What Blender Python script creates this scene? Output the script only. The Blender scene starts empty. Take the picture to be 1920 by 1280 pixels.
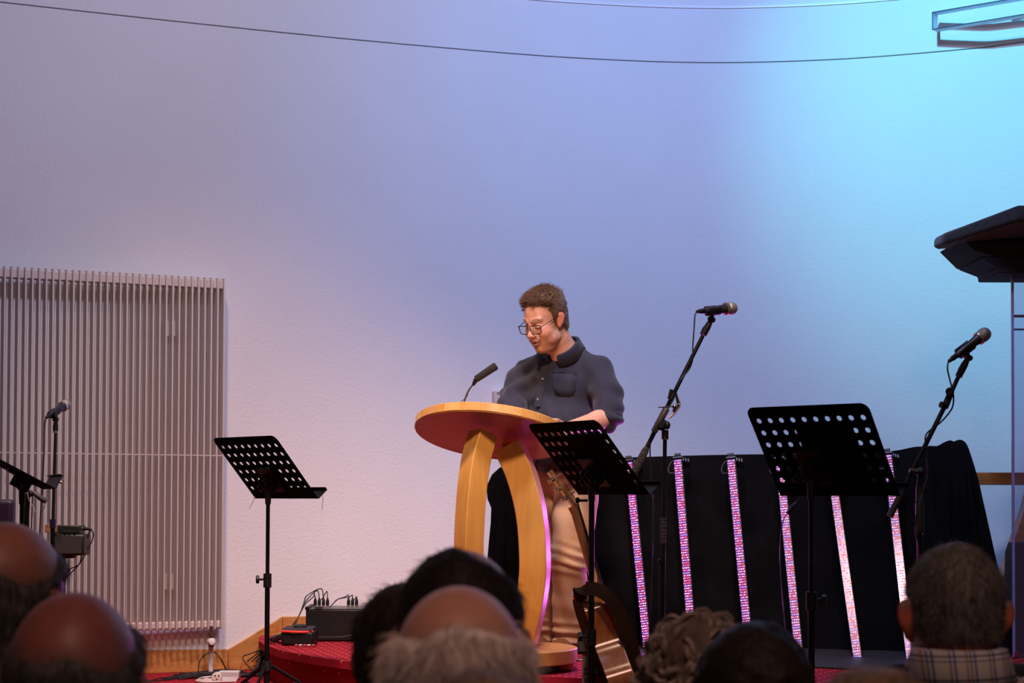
import bpy, math, random
import numpy as np
from mathutils import Vector, Matrix

random.seed(7); RNG = np.random.default_rng(7)
SC = bpy.context.scene
COL = SC.collection

# ------------------------------------------------------------------ camera
F = 3500.0                       # focal length in pixels of the 1920 wide frame
PITCH = math.atan((940.0 - 838.0) / F); RHO = 0.0037; CAMZ = 1.40
CAM = np.array([0.0, 0.0, CAMZ])
_X = np.array([1.0, 0, 0]); _U = np.array([0, -math.sin(PITCH), math.cos(PITCH)]); _F = np.array([0, math.cos(PITCH), math.sin(PITCH)])
cam_data = bpy.data.cameras.new('camera'); cam = bpy.data.objects.new('camera', cam_data); COL.objects.link(cam)
_r = _X + RHO * _U; _r = _r / np.linalg.norm(_r); _u = _U - RHO * _X; _u = _u / np.linalg.norm(_u)
M = Matrix.Identity(4)
for i in range(3):
    M[i][0] = _r[i]; M[i][1] = _u[i]; M[i][2] = -_F[i]; M[i][3] = CAM[i]
cam.matrix_world = M
cam_data.sensor_width = 36.0; cam_data.lens = F / 1920 * 36.0
cam_data.shift_y = (838.0 - 640.0) / 1920.0
cam_data.clip_end = 100; cam_data.clip_start = 0.05
cam_data.dof.use_dof = True; cam_data.dof.focus_distance = 8.1; cam_data.dof.aperture_fstop = 7.0
SC.camera = cam

# ------------------------------------------------------------------ view, world, lights
SC.view_settings.view_transform = 'Standard'; SC.view_settings.look = 'None'
SC.view_settings.gamma = 1.0; SC.view_settings.use_curve_mapping = False
SC.view_settings.exposure = 0.0
W = bpy.data.worlds.new('hall_dark'); SC.world = W; W.use_nodes = True
W.node_tree.nodes['Background'].inputs[0].default_value = (0.10, 0.10, 0.14, 1)
W.node_tree.nodes['Background'].inputs[1].default_value = 0.25

def light(name, kind, loc, target, energy, color, size=0.3, angle=60, blend=0.5, sy=None):
    L = bpy.data.lights.new(name, kind); L.energy = energy; L.color = color
    if kind == 'SPOT':
        L.spot_size = math.radians(angle); L.spot_blend = blend; L.shadow_soft_size = size
    if kind == 'AREA':
        L.size = size
        if sy: L.shape = 'RECTANGLE'; L.size_y = sy
    o = bpy.data.objects.new(name, L); COL.objects.link(o)
    o.location = loc
    d = Vector(target) - Vector(loc)
    o.rotation_euler = d.to_track_quat('-Z', 'Y').to_euler()
    return o

# stage lamps hanging over the stage and the hall
light('warm_stage_lamp', 'SPOT', (-1.4, 6.2, 6.5), (-0.8, 8.8, 0.3), 1150, (1.0, 0.64, 0.47), 0.22, 44, 1.0)
light('warm_stage_lamp', 'SPOT', (0.5, 3.4, 5.7), (0.1, 8.5, 1.1), 1150, (1.0, 0.67, 0.50), 0.30, 32, 1.0)
light('mauve_wash_lamp', 'SPOT', (0.1, 5.3, 6.4), (-0.3, 9.9, 2.0), 620, (0.66, 0.66, 1.0), 0.35, 100, 0.9)
light('blue_wash_lamp', 'SPOT', (0.6, 6.5, 6.0), (1.9, 10.0, 3.0), 450, (0.06, 0.33, 1.0), 0.06, 92, 1.0)
light('cyan_wash_lamp', 'SPOT', (0.6, 6.5, 5.99), (2.6, 9.9, 3.5), 640, (0.07, 0.82, 0.86), 0.06, 42, 1.0)
light('house_lamp', 'AREA', (0.7, -1.2, 5.8), (0.3, 2.2, 1), 78, (1.0, 0.58, 0.44), 1.2)

# ------------------------------------------------------------------ pixel -> point on the plane y = Y
def P(px, py, Y):
    u = (px - 960.0) / F; v = (838.0 - py) / F
    x = u - RHO * v; y = v + RHO * u
    d = _F + x * _X + y * _U
    return CAM + d * (Y / d[1])
def PZ(px, py, z):
    u = (px - 960.0) / F; v = (838.0 - py) / F
    d = _F + (u - RHO * v) * _X + (v + RHO * u) * _U
    return CAM + d * ((z - CAMZ) / d[2])

ZA, ZL, ZP = 0.0, CAMZ - 0.864, CAMZ - 0.69     # audience floor, lower stage, platform

# ------------------------------------------------------------------ materials
MATS = {}
def nodes_mat(name):
    m = bpy.data.materials.new(name); m.use_nodes = True
    nt = m.node_tree; b = nt.nodes['Principled BSDF']
    return m, nt, b
def rgb(c): return (c[0], c[1], c[2], 1.0)
def mat(name, col, rough=0.5, metal=0.0, noise=0.0, nscale=20.0, bump=0.0, bscale=60.0, stretch=None, sheen=0.0, spec=0.5, col2=None, coat=0.0):
    if name in MATS: return MATS[name]
    m, nt, b = nodes_mat(name); N = nt.nodes; L = nt.links
    b.inputs['Base Color'].default_value = rgb(col); b.inputs['Roughness'].default_value = rough
    b.inputs['Metallic'].default_value = metal; b.inputs['Specular IOR Level'].default_value = spec
    if sheen: b.inputs['Sheen Weight'].default_value = sheen
    if coat: b.inputs['Coat Weight'].default_value = coat
    tc = N.new('ShaderNodeTexCoord'); mp = N.new('ShaderNodeMapping'); L.new(tc.outputs['Object'], mp.inputs[0])
    if stretch: mp.inputs['Scale'].default_value = stretch
    n = N.new('ShaderNodeTexNoise'); n.inputs['Scale'].default_value = nscale; n.inputs['Detail'].default_value = 5
    L.new(mp.outputs[0], n.inputs['Vector'])
    mx = N.new('ShaderNodeMix'); mx.data_type = 'RGBA'
    c2 = col2 if col2 else tuple(max(0, c * (1 - noise)) for c in col)
    c1 = col if col2 else tuple(min(1, c * (1 + noise)) for c in col)
    mx.inputs['A'].default_value = rgb(c1); mx.inputs['B'].default_value = rgb(c2)
    rp = N.new('ShaderNodeMapRange'); rp.inputs[1].default_value = 0.3; rp.inputs[2].default_value = 0.7
    L.new(n.outputs['Fac'], rp.inputs[0]); L.new(rp.outputs[0], mx.inputs['Factor']); L.new(mx.outputs['Result'], b.inputs['Base Color'])
    if bump:
        n2 = N.new('ShaderNodeTexNoise'); n2.inputs['Scale'].default_value = bscale; n2.inputs['Detail'].default_value = 4
        L.new(mp.outputs[0], n2.inputs['Vector'])
        bp = N.new('ShaderNodeBump'); bp.inputs['Strength'].default_value = bump; bp.inputs['Distance'].default_value = 0.01
        L.new(n2.outputs['Fac'], bp.inputs['Height']); L.new(bp.outputs[0], b.inputs['Normal'])
    MATS[name] = m
    return m
def mat_attr(name, rough=0.5, bump=0.0, bscale=200, sss=0.0, spec=0.5):
    if name in MATS: return MATS[name]
    m, nt, b = nodes_mat(name); N = nt.nodes; L = nt.links
    a = N.new('ShaderNodeAttribute'); a.attribute_name = 'Col'
    n = N.new('ShaderNodeTexNoise'); n.inputs['Scale'].default_value = 45; n.inputs['Detail'].default_value = 4
    tc = N.new('ShaderNodeTexCoord'); L.new(tc.outputs['Object'], n.inputs['Vector'])
    mr = N.new('ShaderNodeMapRange'); mr.inputs[1].default_value = 0.3; mr.inputs[2].default_value = 0.7; mr.inputs[3].default_value = 0.88; mr.inputs[4].default_value = 1.1
    L.new(n.outputs['Fac'], mr.inputs[0])
    mx = N.new('ShaderNodeVectorMath'); mx.operation = 'SCALE'; L.new(a.outputs['Color'], mx.inputs[0]); L.new(mr.outputs[0], mx.inputs['Scale'])
    L.new(mx.outputs[0], b.inputs['Base Color']); b.inputs['Roughness'].default_value = rough; b.inputs['Specular IOR Level'].default_value = spec
    if sss:
        b.inputs['Subsurface Weight'].default_value = sss; b.inputs['Subsurface Radius'].default_value = (1, .35, .2); b.inputs['Subsurface Scale'].default_value = 0.008
    if bump:
        n2 = N.new('ShaderNodeTexNoise'); n2.inputs['Scale'].default_value = bscale
        L.new(tc.outputs['Object'], n2.inputs['Vector'])
        bp = N.new('ShaderNodeBump'); bp.inputs['Strength'].default_value = bump; bp.inputs['Distance'].default_value = 0.003
        L.new(n2.outputs['Fac'], bp.inputs['Height']); L.new(bp.outputs[0], b.inputs['Normal'])
    MATS[name] = m; return m
def mat_emit(name, col, strength):
    if name in MATS: return MATS[name]
    m, nt, b = nodes_mat(name)
    b.inputs['Base Color'].default_value = rgb(tuple(c * .3 for c in col)); b.inputs['Emission Color'].default_value = rgb(col); b.inputs['Emission Strength'].default_value = strength
    MATS[name] = m; return m
def mat_wood(name, c1, c2, axis=2, scale=9.0, rough=0.38, staves=0.0, coat=0.25):
    m, nt, b = nodes_mat(name); N = nt.nodes; L = nt.links
    tc = N.new('ShaderNodeTexCoord'); mp = N.new('ShaderNodeMapping'); L.new(tc.outputs['Object'], mp.inputs[0])
    s = [scale * 1.6] * 3; s[axis] = scale * 0.12; mp.inputs['Scale'].default_value = s
    n = N.new('ShaderNodeTexNoise'); n.inputs['Scale'].default_value = 2.2; n.inputs['Detail'].default_value = 8; n.inputs['Distortion'].default_value = 1.2
    L.new(mp.outputs[0], n.inputs['Vector'])
    cr = N.new('ShaderNodeValToRGB'); cr.color_ramp.elements[0].position = .3; cr.color_ramp.elements[1].position = .7
    cr.color_ramp.elements[0].color = rgb(c2); cr.color_ramp.elements[1].color = rgb(c1); L.new(n.outputs['Fac'], cr.inputs[0])
    last = cr.outputs[0]
    if staves:
        v = N.new('ShaderNodeTexVoronoi'); v.inputs['Scale'].default_value = staves; v.distance = 'CHEBYCHEV'
        mp2 = N.new('ShaderNodeMapping'); L.new(tc.outputs['Object'], mp2.inputs[0])
        s2 = [1.0] * 3; s2[axis] = 0.3; mp2.inputs['Scale'].default_value = s2
        L.new(mp2.outputs[0], v.inputs['Vector'])
        mr = N.new('ShaderNodeMapRange'); mr.inputs[3].default_value = .82; mr.inputs[4].default_value = 1.12
        sp = N.new('ShaderNodeSeparateColor'); L.new(v.outputs['Color'], sp.inputs[0]); L.new(sp.outputs[0], mr.inputs[0])
        sc = N.new('ShaderNodeVectorMath'); sc.operation = 'SCALE'; L.new(last, sc.inputs[0]); L.new(mr.outputs[0], sc.inputs['Scale']); last = sc.outputs[0]
    L.new(last, b.inputs['Base Color']); b.inputs['Roughness'].default_value = rough; b.inputs['Coat Weight'].default_value = coat
    MATS[name] = m; return m

m_black = mat('black_metal', (.004, .0038, .004), .45, 0, .2, spec=.18)
m_desk = mat('black_desk_enamel', (.004, .003, .003), .8, 0, .2, spec=.04)
m_blackmatt = mat('black_plastic', (.006, .006, .0065), .5, 0, .2, spec=.35)
m_rubber = mat('black_cable', (.012, .012, .013), .45)
m_chrome = mat('chrome', (.65, .64, .62), .18, 1.0)
m_wall = mat('white_plaster', (.80, .80, .80), .85, 0, .015, 3, .22, 70, spec=.2)
m_ceil = mat('dark_ceiling', (.12, .12, .13), .9)
m_hall = mat('hall_wall_paint', (.30, .28, .27), .9)
m_rad = mat('radiator_enamel', (.66, .59, .55), .42, 0, .03)
m_board = mat_wood('baseboard_oak', (.62, .30, .085), (.42, .17, .04), 0, 10, .4)
m_lect = mat_wood('lectern_maple', (.80, .42, .095), (.70, .33, .06), 2, 7, .42, staves=3.2, coat=.08)
m_lecttop = mat_wood('lectern_top_maple', (.80, .42, .10), (.70, .33, .065), 0, 7, .42, staves=4.0, coat=.08)
m_tablewood = mat_wood('table_wood', (.50, .20, .05), (.30, .10, .02), 0, 8, .35, staves=5)
m_drape = mat('black_cloth', (.0035, .003, .0028), .95, 0, .5, 6, .2, 400, spec=.1)

# carpet with rows of pale flecks
def mat_carpet():
    m, nt, b = nodes_mat('red_carpet'); N = nt.nodes; L = nt.links
    tc = N.new('ShaderNodeTexCoord'); mp = N.new('ShaderNodeMapping'); mp.inputs['Rotation'].default_value = (0, 0, .5)
    L.new(tc.outputs['Object'], mp.inputs[0])
    v = N.new('ShaderNodeTexVoronoi'); v.inputs['Scale'].default_value = 17; v.inputs['Randomness'].default_value = 0.0
    L.new(mp.outputs[0], v.inputs['Vector'])
    lt = N.new('ShaderNodeMath'); lt.operation = 'LESS_THAN'; lt.inputs[1].default_value = .13; L.new(v.outputs['Distance'], lt.inputs[0])
    n = N.new('ShaderNodeTexNoise'); n.inputs['Scale'].default_value = 300; L.new(tc.outputs['Object'], n.inputs['Vector'])
    mx = N.new('ShaderNodeMix'); mx.data_type = 'RGBA'; mx.inputs['A'].default_value = (.40, .018, .034, 1); mx.inputs['B'].default_value = (.24, .010, .02, 1)
    L.new(n.outputs['Fac'], mx.inputs['Factor'])
    m2 = N.new('ShaderNodeMix'); m2.data_type = 'RGBA'; m2.inputs['B'].default_value = (.62, .30, .22, 1)
    L.new(mx.outputs['Result'], m2.inputs['A']); L.new(lt.outputs[0], m2.inputs['Factor']); L.new(m2.outputs['Result'], b.inputs['Base Color'])
    b.inputs['Roughness'].default_value = .95; b.inputs['Specular IOR Level'].default_value = .1
    bp = N.new('ShaderNodeBump'); bp.inputs['Strength'].default_value = .4; bp.inputs['Distance'].default_value = .004; L.new(n.outputs['Fac'], bp.inputs['Height']); L.new(bp.outputs[0], b.inputs['Normal'])
    return m
m_carpet = mat_carpet()

# ------------------------------------------------------------------ mesh builder
def nrm(v):
    v = np.asarray(v, float); l = np.linalg.norm(v); return v / l if l > 1e-12 else v
def frame(d):
    d = nrm(d); a = np.array([0, 0, 1.0]) if abs(d[2]) < .9 else np.array([1.0, 0, 0])
    s = nrm(np.cross(a, d)); return s, np.cross(d, s)
class MB:
    def __init__(s): s.v = []; s.f = []; s.n = 0
    def add(s, vs, fs):
        vs = np.asarray(vs, float).reshape(-1, 3); s.v.append(vs)
        s.f += [tuple(int(i) + s.n for i in f) for f in fs]; s.n += len(vs); return s
    def box(s, lo, hi, R=None, c=None):
        lo = np.array(lo, float); hi = np.array(hi, float)
        vs = np.array([[(lo, hi)[i][0], (lo, hi)[j][1], (lo, hi)[k][2]] for i in (0, 1) for j in (0, 1) for k in (0, 1)])
        if R is not None:
            c = np.zeros(3) if c is None else np.asarray(c); vs = vs @ np.asarray(R).T + c
        return s.add(vs, [(0, 1, 3, 2), (4, 6, 7, 5), (0, 4, 5, 1), (2, 3, 7, 6), (0, 2, 6, 4), (1, 5, 7, 3)])
    def tube(s, pts, r, n=8, cap=True, flat=None):
        pts = [np.asarray(p, float) for p in pts]; m = len(pts)
        rs = list(r) if hasattr(r, '__len__') else [r] * m
        t0 = nrm(pts[1] - pts[0]); a, b = frame(t0); vs = []
        pt = t0
        for i, p in enumerate(pts):
            t = nrm(pts[min(i + 1, m - 1)] - pts[max(i - 1, 0)])
            ax = np.cross(pt, t); l = np.linalg.norm(ax)
            if l > 1e-6:
                ax /= l; an = math.atan2(l, float(np.dot(pt, t))); c_, s_ = math.cos(an), math.sin(an)
                rot = lambda v: v * c_ + np.cross(ax, v) * s_ + ax * np.dot(ax, v) * (1 - c_)
                a = rot(a); b = rot(b)
            pt = t
            for k in range(n):
                th = 2 * math.pi * k / n
                vs.append(p + rs[i] * (a * math.cos(th) + b * math.sin(th)))
        fs = [(i * n + k, i * n + (k + 1) % n, (i + 1) * n + (k + 1) % n, (i + 1) * n + k) for i in range(m - 1) for k in range(n)]
        if cap: fs += [tuple(range(n))[::-1], tuple(range((m - 1) * n, m * n))]
        return s.add(vs, fs)
    def cyl(s, p0, p1, r0, r1=None, n=16):
        return s.tube([p0, p1], [r0, r0 if r1 is None else r1], n)
    def lathe(s, p0, axis, prof, n=20):
        """prof = [(distance along axis, radius)]"""
        p0 = np.asarray(p0, float); ax = nrm(axis); a, b = frame(ax); vs = []
        for (d, r) in prof:
            for k in range(n):
                th = 2 * math.pi * k / n; vs.append(p0 + ax * d + max(r, 1e-5) * (a * math.cos(th) + b * math.sin(th)))
        m = len(prof)
        fs = [(i * n + k, i * n + (k + 1) % n, (i + 1) * n + (k + 1) % n, (i + 1) * n + k) for i in range(m - 1) for k in range(n)]
        fs += [tuple(range(n))[::-1], tuple(range((m - 1) * n, m * n))]
        return s.add(vs, fs)
    def ball(s, c, r, n=10, R=None):
        r = np.array([r] * 3 if np.isscalar(r) else r, float); vs = []; m = n // 2 + 1
        for i in range(m + 1):
            ph = math.pi * i / m
            for k in range(n):
                th = 2 * math.pi * k / n
                q = np.array([math.sin(ph) * math.cos(th), math.sin(ph) * math.sin(th), math.cos(ph)]) * r
                if R is not None: q = np.asarray(R) @ q
                vs.append(q + c)
        fs = [(i * n + k, (i + 1) * n + k, (i + 1) * n + (k + 1) % n, i * n + (k + 1) % n) for i in range(m) for k in range(n)]
        return s.add(vs, fs)
    def prism(s, poly, lo, hi, f=None):
        """extrude a 2-D polygon; f maps (a, b, h) -> world"""
        f = f or (lambda a, b, h: (a, b, h)); n = len(poly)
        vs = [f(a, b, lo) for a, b in poly] + [f(a, b, hi) for a, b in poly]
        return s.add(vs, [tuple(range(n))[::-1], tuple(range(n, 2 * n))] + [(k, (k + 1) % n, n + (k + 1) % n, n + k) for k in range(n)])
    def sweep(s, pts, secs):
        """secs: per point list of 3-D offsets (closed section)"""
        n = len(secs[0]); vs = [np.asarray(p) + np.asarray(o) for p, sec in zip(pts, secs) for o in sec]; m = len(pts)
        fs = [(i * n + k, i * n + (k + 1) % n, (i + 1) * n + (k + 1) % n, (i + 1) * n + k) for i in range(m - 1) for k in range(n)]
        fs += [tuple(range(n))[::-1], tuple(range((m - 1) * n, m * n))]
        return s.add(vs, fs)
    def arrays(s): return np.concatenate(s.v), s.f
    def mesh(s, name, smooth=40, origin=None):
        v, f = s.arrays()
        if origin is not None: v = v - np.asarray(origin)
        me = bpy.data.meshes.new(name); me.from_pydata(v.tolist(), [], f); me.validate(); 
        import bmesh
        bm = bmesh.new(); bm.from_mesh(me); bmesh.ops.recalc_face_normals(bm, faces=bm.faces); bm.to_mesh(me); bm.free()
        if smooth:
            me.polygons.foreach_set('use_smooth', [True] * len(me.polygons)); me.set_sharp_from_angle(angle=math.radians(smooth))
        return me
    def build(s, name, material, parent=None, smooth=40, bevel=0, seg=2, kind=None, label=None):
        org = root_loc(parent)
        me = s.mesh(name, smooth, org); return link(name, me, material, parent, bevel, seg, kind, label)
def root_loc(o):
    p = np.zeros(3)
    while o is not None: p += np.array(o.location); o = o.parent
    return p
def link(name, me, material, parent=None, bevel=0, seg=2, kind=None, label=None):
    o = bpy.data.objects.new(name, me); COL.objects.link(o)
    if material and not me.materials: me.materials.append(material)
    if parent is not None: o.parent = parent
    if bevel:
        b = o.modifiers.new('bevel', 'BEVEL'); b.width = bevel; b.segments = seg; b.limit_method = 'ANGLE'; b.angle_limit = math.radians(35)
    if kind: o['kind'] = kind
    if label: o['label'] = label
    return o
def thing(name, loc, label, cat, group=None):
    o = bpy.data.objects.new(name, None); COL.objects.link(o); o.location = tuple(float(c) for c in loc); o.empty_display_size = .1
    o['label'] = label; o['category'] = cat
    if group: o['group'] = group
    return o
def tag(o, label, cat, group=None):
    o['label'] = label; o['category'] = cat
    if group: o['group'] = group
    return o
def structure(o): o['kind'] = 'structure'; return o
def spline(pts, n=8):
    pts = [np.asarray(p, float) for p in pts]; out = []
    q = [2 * pts[0] - pts[1]] + pts + [2 * pts[-1] - pts[-2]]
    for i in range(1, len(q) - 2):
        for k in range(n):
            t = k / n; a, b, c, d = q[i - 1:i + 3]
            out.append(.5 * ((2 * b) + (-a + c) * t + (2 * a - 5 * b + 4 * c - d) * t * t + (-a + 3 * b - 3 * c + d) * t ** 3))
    out.append(pts[-1]); return out
def smesh(name, v, f, material, parent=None, col=None, kind=None, label=None, smooth=True):
    """numpy mesh (world coordinates) -> object"""
    v = np.asarray(v) - root_loc(parent)
    me = bpy.data.meshes.new(name); me.from_pydata(v.tolist(), [], np.asarray(f).tolist())
    if smooth: me.polygons.foreach_set('use_smooth', [True] * len(me.polygons))
    if col is not None:
        a = me.color_attributes.new('Col', 'FLOAT_COLOR', 'POINT'); a.data.foreach_set('color', np.concatenate([col, np.ones((len(v), 1))], 1).ravel())
    me.update()
    return link(name, me, material, parent, kind=kind, label=label)

# ------------------------------------------------------------------ signed distance sculpting
class SDF:
    def __init__(s, lo, hi, h):
        s.lo = np.array(lo, float); s.h = h; s.n = np.ceil((np.array(hi) - s.lo) / h).astype(int) + 1
        s.D = np.full(s.n, 1.0, np.float32)
    def _blk(s, lo, hi):
        a = np.clip(np.floor((lo - s.lo) / s.h).astype(int), 0, s.n); b = np.clip(np.ceil((hi - s.lo) / s.h).astype(int) + 1, 0, s.n)
        sl = tuple(slice(i, j) for i, j in zip(a, b))
        g = np.stack(np.meshgrid(*[s.lo[i] + s.h * np.arange(a[i], b[i]) for i in range(3)], indexing='ij'), -1)
        return sl, g
    def _put(s, sl, d, k, sub):
        A = s.D[sl]
        if A.size == 0: return
        if sub:
            d = -d; hh = np.clip(.5 - .5 * (A - d) / k, 0, 1) if k else 0
            s.D[sl] = (A * (1 - hh) + d * hh + k * hh * (1 - hh)) if k else np.maximum(A, d)
        else:
            if k:
                hh = np.clip(.5 + .5 * (A - d) / k, 0, 1); s.D[sl] = A * (1 - hh) + d * hh - k * hh * (1 - hh)
            else: s.D[sl] = np.minimum(A, d)
    def ell(s, c, r, k=.01, R=None, sub=False):
        c = np.asarray(c, float); r = np.asarray(r, float) if hasattr(r, '__len__') else np.array([r] * 3, float)
        m = r.max() + 2.5 * k + 3 * s.h; sl, g = s._blk(c - m, c + m); q = g - c
        if R is not None: q = q @ np.asarray(R)
        k0 = np.linalg.norm(q / r, axis=-1); k1 = np.linalg.norm(q / (r * r), axis=-1) + 1e-9
        s._put(sl, (k0 * (k0 - 1) / k1).astype(np.float32), k, sub); return s
    def cap(s, a, b, ra, rb=None, k=.01, sub=False):
        a = np.asarray(a, float); b = np.asarray(b, float); rb = ra if rb is None else rb
        m = max(ra, rb) + 2.5 * k + 3 * s.h; sl, g = s._blk(np.minimum(a, b) - m, np.maximum(a, b) + m)
        ab = b - a; t = np.clip(((g - a) @ ab) / (ab @ ab), 0, 1)
        d = np.linalg.norm(g - a - t[..., None] * ab, axis=-1) - (ra + (rb - ra) * t)
        s._put(sl, d.astype(np.float32), k, sub); return s
    def chain(s, pts, rs, k=.01):
        for i in range(len(pts) - 1): s.cap(pts[i], pts[i + 1], rs[i], rs[i + 1], k)
        return s
    def cut(s, p, n):
        """remove everything on the side n points to"""
        g = np.stack(np.meshgrid(*[s.lo[i] + s.h * np.arange(s.n[i]) for i in range(3)], indexing='ij'), -1)
        s.D = np.maximum(s.D, ((g - np.asarray(p)) @ nrm(n)).astype(np.float32)); return s
    def points(s):
        return np.stack(np.meshgrid(*[s.lo[i] + s.h * np.arange(s.n[i]) for i in range(3)], indexing='ij'), -1)
    def extract(s):
        D = s.D.copy(); 
        for ax in range(3):
            ix = [slice(None)] * 3; ix[ax] = 0; D[tuple(ix)] = np.maximum(D[tuple(ix)], s.h); ix[ax] = -1; D[tuple(ix)] = np.maximum(D[tuple(ix)], s.h)
        n = np.array(D.shape) - 1; S = D < 0
        cnt = sum(S[i:n[0] + i, j:n[1] + j, k:n[2] + k].astype(np.int8) for i in (0, 1) for j in (0, 1) for k in (0, 1))
        act = (cnt > 0) & (cnt < 8); idx = np.argwhere(act); ID = -np.ones(n, int); ID[act] = np.arange(len(idx))
        acc = np.zeros((len(idx), 3)); c = np.zeros(len(idx))
        for ax in range(3):
            o = [a for a in range(3) if a != ax]
            for i in (0, 1):
                for j in (0, 1):
                    p = idx.copy(); p[:, o[0]] += i; p[:, o[1]] += j; q = p.copy(); q[:, ax] += 1
                    a = D[tuple(p.T)]; b = D[tuple(q.T)]; m = (a < 0) != (b < 0)
                    t = np.where(m, a / np.where(m, a - b, 1), 0); pos = p.astype(float); pos[:, ax] += t
                    acc[m] += pos[m]; c[m] += 1
        V = s.lo + s.h * acc / c[:, None]; Fs = []
        for ax in range(3):
            o = [a for a in range(3) if a != ax]
            sa = [slice(0, None)] * 3; sb = [slice(0, None)] * 3; sa[ax] = slice(0, -1); sb[ax] = slice(1, None)
            A = S[tuple(sa)]; B = S[tuple(sb)]; e = np.argwhere(A != B); e = e[(e[:, o[0]] > 0) & (e[:, o[1]] > 0) & (e[:, o[0]] < n[o[0]]) & (e[:, o[1]] < n[o[1]])]
            q = []
            for (i, j) in ((-1, -1), (0, -1), (0, 0), (-1, 0)):
                p = e.copy(); p[:, o[0]] += i; p[:, o[1]] += j; q.append(ID[tuple(p.T)])
            q = np.stack(q, 1); fl = A[tuple(e.T)]
            if ax == 1: fl = ~fl
            q[~fl] = q[~fl][:, ::-1]; Fs.append(q)
        Fc = np.concatenate(Fs); Fc = Fc[(Fc >= 0).all(1)]
        return V, Fc
def vnormals(v, f):
    n = np.zeros_like(v); fn = np.cross(v[f[:, 2]] - v[f[:, 0]], v[f[:, 3]] - v[f[:, 1]])
    for k in range(4): np.add.at(n, f[:, k], fn)
    return n / (np.linalg.norm(n, axis=1, keepdims=True) + 1e-12)
def smoothmesh(v, f, it=1, lam=.5):
    for _ in range(it):
        acc = np.zeros_like(v); c = np.zeros(len(v))
        for k in range(4):
            a = f[:, k]; b = f[:, (k + 1) % 4]; np.add.at(acc, a, v[b]); np.add.at(acc, b, v[a]); np.add.at(c, a, 1); np.add.at(c, b, 1)
        v = v + lam * (acc / np.maximum(c, 1)[:, None] - v)
    return v
def wob(p, s, seed=0):
    """cheap smooth pseudo-noise in [-1, 1]"""
    r = np.random.default_rng(seed); o = np.zeros(len(p))
    for _ in range(6):
        d = r.normal(size=3); d /= np.linalg.norm(d); w = s * r.uniform(.6, 1.6); o += np.sin(p @ d * w + r.uniform(0, 6.28) + .8 * np.sin(p @ r.normal(size=3) * s * .6))
    return o / 4
def sstep(a, b, x): t = np.clip((x - a) / (b - a), 0, 1); return t * t * (3 - 2 * t)
def rotm(ax, deg):
    a = math.radians(deg); c, s = math.cos(a), math.sin(a)
    return np.array({'x': [[1, 0, 0], [0, c, -s], [0, s, c]], 'y': [[c, 0, s], [0, 1, 0], [-s, 0, c]], 'z': [[c, -s, 0], [s, c, 0], [0, 0, 1]]}[ax])
def strands(v, nv, n, length, flow, r, seg=3, jit=.35, seed=1, mask=None, curl=0.0, lvar=.4):
    """thin tapering hairs growing from the points of a surface"""
    g = np.random.default_rng(seed); ok = np.arange(len(v)) if mask is None else np.nonzero(mask)[0]
    if len(ok) == 0: return np.zeros((0, 3)), np.zeros((0, 4), int)
    i = g.choice(ok, n); p = v[i] + g.normal(size=(n, 3)) * .0015; d = nv[i] * flow[0] + flow[1][i] * 1.0 if hasattr(flow[1], 'ndim') and flow[1].ndim == 2 else nv[i] * flow[0] + np.asarray(flow[1])
    d = d + g.normal(size=(n, 3)) * jit; d /= np.linalg.norm(d, axis=1, keepdims=True)
    L = length * g.uniform(1 - lvar, 1 + lvar, n)[:, None]; bend = g.normal(size=(n, 3)) * curl
    side = np.cross(d, g.normal(size=(n, 3))); side /= np.linalg.norm(side, axis=1, keepdims=True); up = np.cross(d, side)
    V = []
    for k in range(seg + 1):
        t = k / seg; c = p + d * L * t + (bend - nv[i] * .25 * abs(flow[0])) * L * t * t; rr = r * (1 - .75 * t)
        for a in (0, 2.094, 4.189): V.append(c + side * math.cos(a) * rr + up * math.sin(a) * rr)
    V = np.stack(V, 1).reshape(-1, 3); m = 3 * (seg + 1); F_ = []
    for k in range(seg):
        for a in range(3): F_.append([k * 3 + a, k * 3 + (a + 1) % 3, (k + 1) * 3 + (a + 1) % 3, (k + 1) * 3 + a])
    F_ = (np.arange(n)[:, None, None] * m + np.array(F_)[None]).reshape(-1, 4)
    return V, F_

# ================================================================== THE ROOM
WP = [(-5.2, 7.7), (-3.4, 8.62), (-2.48, 9.05), (-1.72, 9.39), (-.89, 9.735), (0, 10.05), (.5, 10.175), (.936, 10.235), (1.35, 10.225), (1.85, 10.13), (2.40, 9.92), (2.66, 9.77), (3.3, 9.28), (4.4, 8.1), (5.2, 6.9)]
wall_curve = [np.array([p[0], p[1]]) for p in spline([(a, b, 0) for a, b in WP], 10)]
def wall_y(x):
    xs = [p[0] for p in wall_curve]; ys = [p[1] for p in wall_curve]; return float(np.interp(x, xs, ys))
def wall_n(x):
    s = (wall_y(x + .05) - wall_y(x - .05)) / .1; return nrm([s, -1, 0])
def wall_pt(px, py, off=0.0):
    Y = 10.0
    for _ in range(12): Y = wall_y(P(px, py, Y)[0])
    q = P(px, py, Y); return q + wall_n(q[0]) * off
z_groove = P(1300, 117, wall_y(P(1300, 117, 10.2)[0]))[2]
z_line = P(1300, 14, wall_y(P(1300, 14, 10.2)[0]))[2]
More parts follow.
